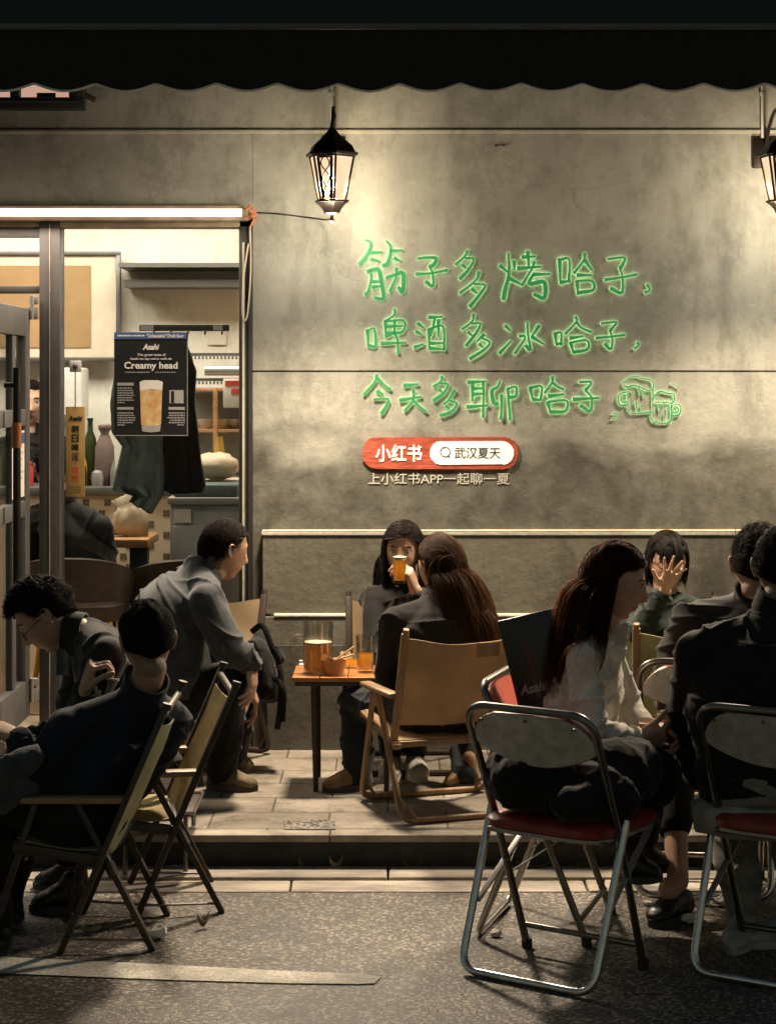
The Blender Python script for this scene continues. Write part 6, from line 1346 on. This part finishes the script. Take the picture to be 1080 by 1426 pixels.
hair(t, c, Hm, 'long', 'hair_longdark', .36, 5500, fall=(-.16,-.02,-1), torso=[(J['neck']+V(-.02,0,-.02), J['chest'], .118), (J['neck'], J['shR'], .066)], seed=51, part=.006, wave=.05, yl=.012, back=.25, thick=.0010, vol=.008)
g = MB()
for dz in (0,1): g.grid(lambda u, v: P(858+16*u-6*v, 872+46*v-6*u*(1-v), -2.50+.06*u+dz*.10), 6, 6, 0, .005)
obj('shirt_collar', g, 'cloth_white', tp)

# G: person at the wall with the hand spread before the face
J = dict(pel=P(930,950,-.42), chest=P(930,885,-.36), neck=P(928,836,-.34), shL=P(972,854,-.36), shR=P(884,854,-.36), elR=P(888,880,-.62), wrR=P(925,824,-.64), elL=P(985,915,-.5), wrL=P(960,955,-.65),
         hipL=P(950,960,-.45), knL=P(955,950,-.80), anL=P(945,1044,-.66), toL=P(948,1066,-.82), hipR=P(910,960,-.45), knR=P(905,950,-.80), anR=P(905,1044,-.66), toR=P(905,1066,-.82))
G_c = P(928,784,-.36)
t, bd_, tp, c, Hm = person('person with a black bowl haircut holding spread fingers before the face', J, (.06,-1,-.06), G_c, 'cloth_dgreen', 'cloth_black', ('leather_black','sole_dark',0,.09), [dict(wrist=P(925,820,-.66), u=(.30,-.25,.9), n=(.0,-1,-.25), side=-1, curls=(.15,.12,.12,.18), spread=.42, thumb=(.9,.1), sc=.78)], (.03,0,1), 1.0, skin='skin_warm', seed=61, girth=.95, vox=.004, collar='none')
hair(t, c, Hm, 'long', 'hair_black', .080, 5000, seed=61, bangs=True, thick=.0011, vol=.012); spectacles(t, c, Hm, 1.0)

# H: man behind the right foreground figure, seen from behind
J = dict(pel=P(1035,1010,-1.92), chest=P(1035,925,-1.92), neck=P(1048,838,-1.90), shL=P(958,868,-1.88), shR=P(1120,872,-1.98), elL=P(925,950,-1.74), wrL=P(938,1010,-1.60), elR=P(1130,970,-1.85), wrR=P(1090,1020,-1.65),
         hipL=P(1000,1025,-1.92), knL=P(958,1060,-1.66), anL=P(934,1222,-2.10), toL=P(902,1262,-2.22), hipR=P(1070,1025,-1.92), knR=P(1070,1010,-1.55), anR=P(1060,1110,-1.50), toR=P(1040,1130,-1.4), gz=0)
J['knL'] = V(.93,-2.00,.33); J['anL'] = V(.905,-2.30,.0); J['toL'] = V(.81,-2.40,RZ); J['anR'] = V(1.2,-1.52,.09); J['toR'] = V(1.17,-1.36,0)
J['gL'] = RZ; J['gR'] = 0.0
H_c = P(1052,788,-1.90)
t, bd_, tp, c, Hm = person('man with a side shaved haircut behind the right edge figure', J, (.15,.98,-.05), H_c, 'cloth_charcoal', 'cloth_black', ('leather_black','sole_dark',RZ,.05), [], (0,0,1), 1.0, skin='skin_warm', shaved=.05, seed=71, girth=1.05, sleeve=1.1, bare_shin=True)
hair(t, c, Hm, 'short', 'hair_dark', .042, 8000, comb=(.5,-.1,.2), seed=71, fade=.035, vol=.012)

# I: man at the right edge, seen from behind
J = dict(pel=P(1062,1092,-2.70), chest=P(1050,985,-2.64), neck=P(1078,850,-2.60), shL=P(972,912,-2.58), shR=P(1180,905,-2.72), elL=P(952,1015,-2.46), wrL=P(975,1085,-2.30), elR=P(1190,1030,-2.65), wrR=P(1150,1090,-2.40),
         hipL=P(1022,1118,-2.68), knL=P(1015,1105,-2.26), anL=P(1020,1225,-2.40), toL=P(1000,1275,-2.40), hipR=P(1105,1118,-2.72), knR=P(1090,1100,-2.30), anR=P(1092,1250,-2.45), toR=P(1030,1310,-2.60), gz=RZ)
J['anL'] = V(1.07,-2.52,-.02); J['toL'] = V(1.01,-2.70,RZ); J['anR'] = V(1.24,-2.58,-.02); J['toR'] = V(1.02,-2.62,RZ)
I_c = P(1088,792,-2.58)
t, bd_, tp, c, Hm = person('man in a black coat at the right edge, seen from behind', J, (.30,.95,-.04), I_c, 'cloth_black', 'cloth_grey', ('shoe_grey','shoe_grey',RZ,.085), [], (0,0,1), 1.0, skin='skin_warm', shaved=.05, seed=81, girth=1.14, sleeve=1.2, topamp=.010, depth=1.05)
hair(t, c, Hm, 'short', 'hair_black', .010, 8000, comb=(0,.1,.2), seed=81, fade=-.015, vol=.006)
g = MB(); g.loft([(P(1058,1155,-2.70), V(.198,0,0), V(0,.158,0)), (P(1058,1120,-2.70), V(.204,0,0), V(0,.165,0)), (P(1056,1112,-2.70), V(.165,0,0), V(0,.13,0))], 30); me = g.mesh('tee_hem'); mats_to(me,['cloth_tee']); fix_normals(me); wrinkle(me,.008,26,4); smooth_mesh(me); obj('shirt_hem', me, None, tp)

# diner inside and staff behind the counter
J = dict(pel=P(108,860,.60), chest=P(112,760,.62), neck=P(90,700,.66), shL=P(50,722,.70), shR=P(140,735,.56), elL=P(40,790,.80), wrL=P(60,800,.95), elR=P(150,800,.70), wrR=P(120,800,.9))
J.update(gz=.1)
t, bd_, tp, c, Hm = person('diner in a dark jacket seated inside behind the grey post', J, (-.4,.9,-.3), P(72,655,.70), 'cloth_charcoal', None, None, [], (0,0,1), 1.0, seed=91, girth=1.1, vox=.007)
hair(t, c, Hm, 'short', 'hair_black', .04, 800, comb=(0,.2,.3), seed=91)
Y = 2.05
J = dict(pel=P(35,770,Y), chest=P(38,660,Y), neck=P(42,605,Y), shL=P(90,630,Y), shR=P(-10,630,Y), elL=P(105,700,Y-.05), wrL=P(80,740,Y-.2), elR=P(-22,700,Y), wrR=P(10,740,Y-.2), gz=.1)
t, bd_, tp, c, Hm = person('staff member in black standing behind the counter at the left', J, (.15,-1,0), P(44,562,Y), 'cloth_black', None, None, [], (0,0,1), 1.0, skin='skin_warm', seed=95, vox=.007)
hair(t, c, Hm, 'short', 'hair_dark', .02, 800, comb=(0,-.3,.1), seed=95)
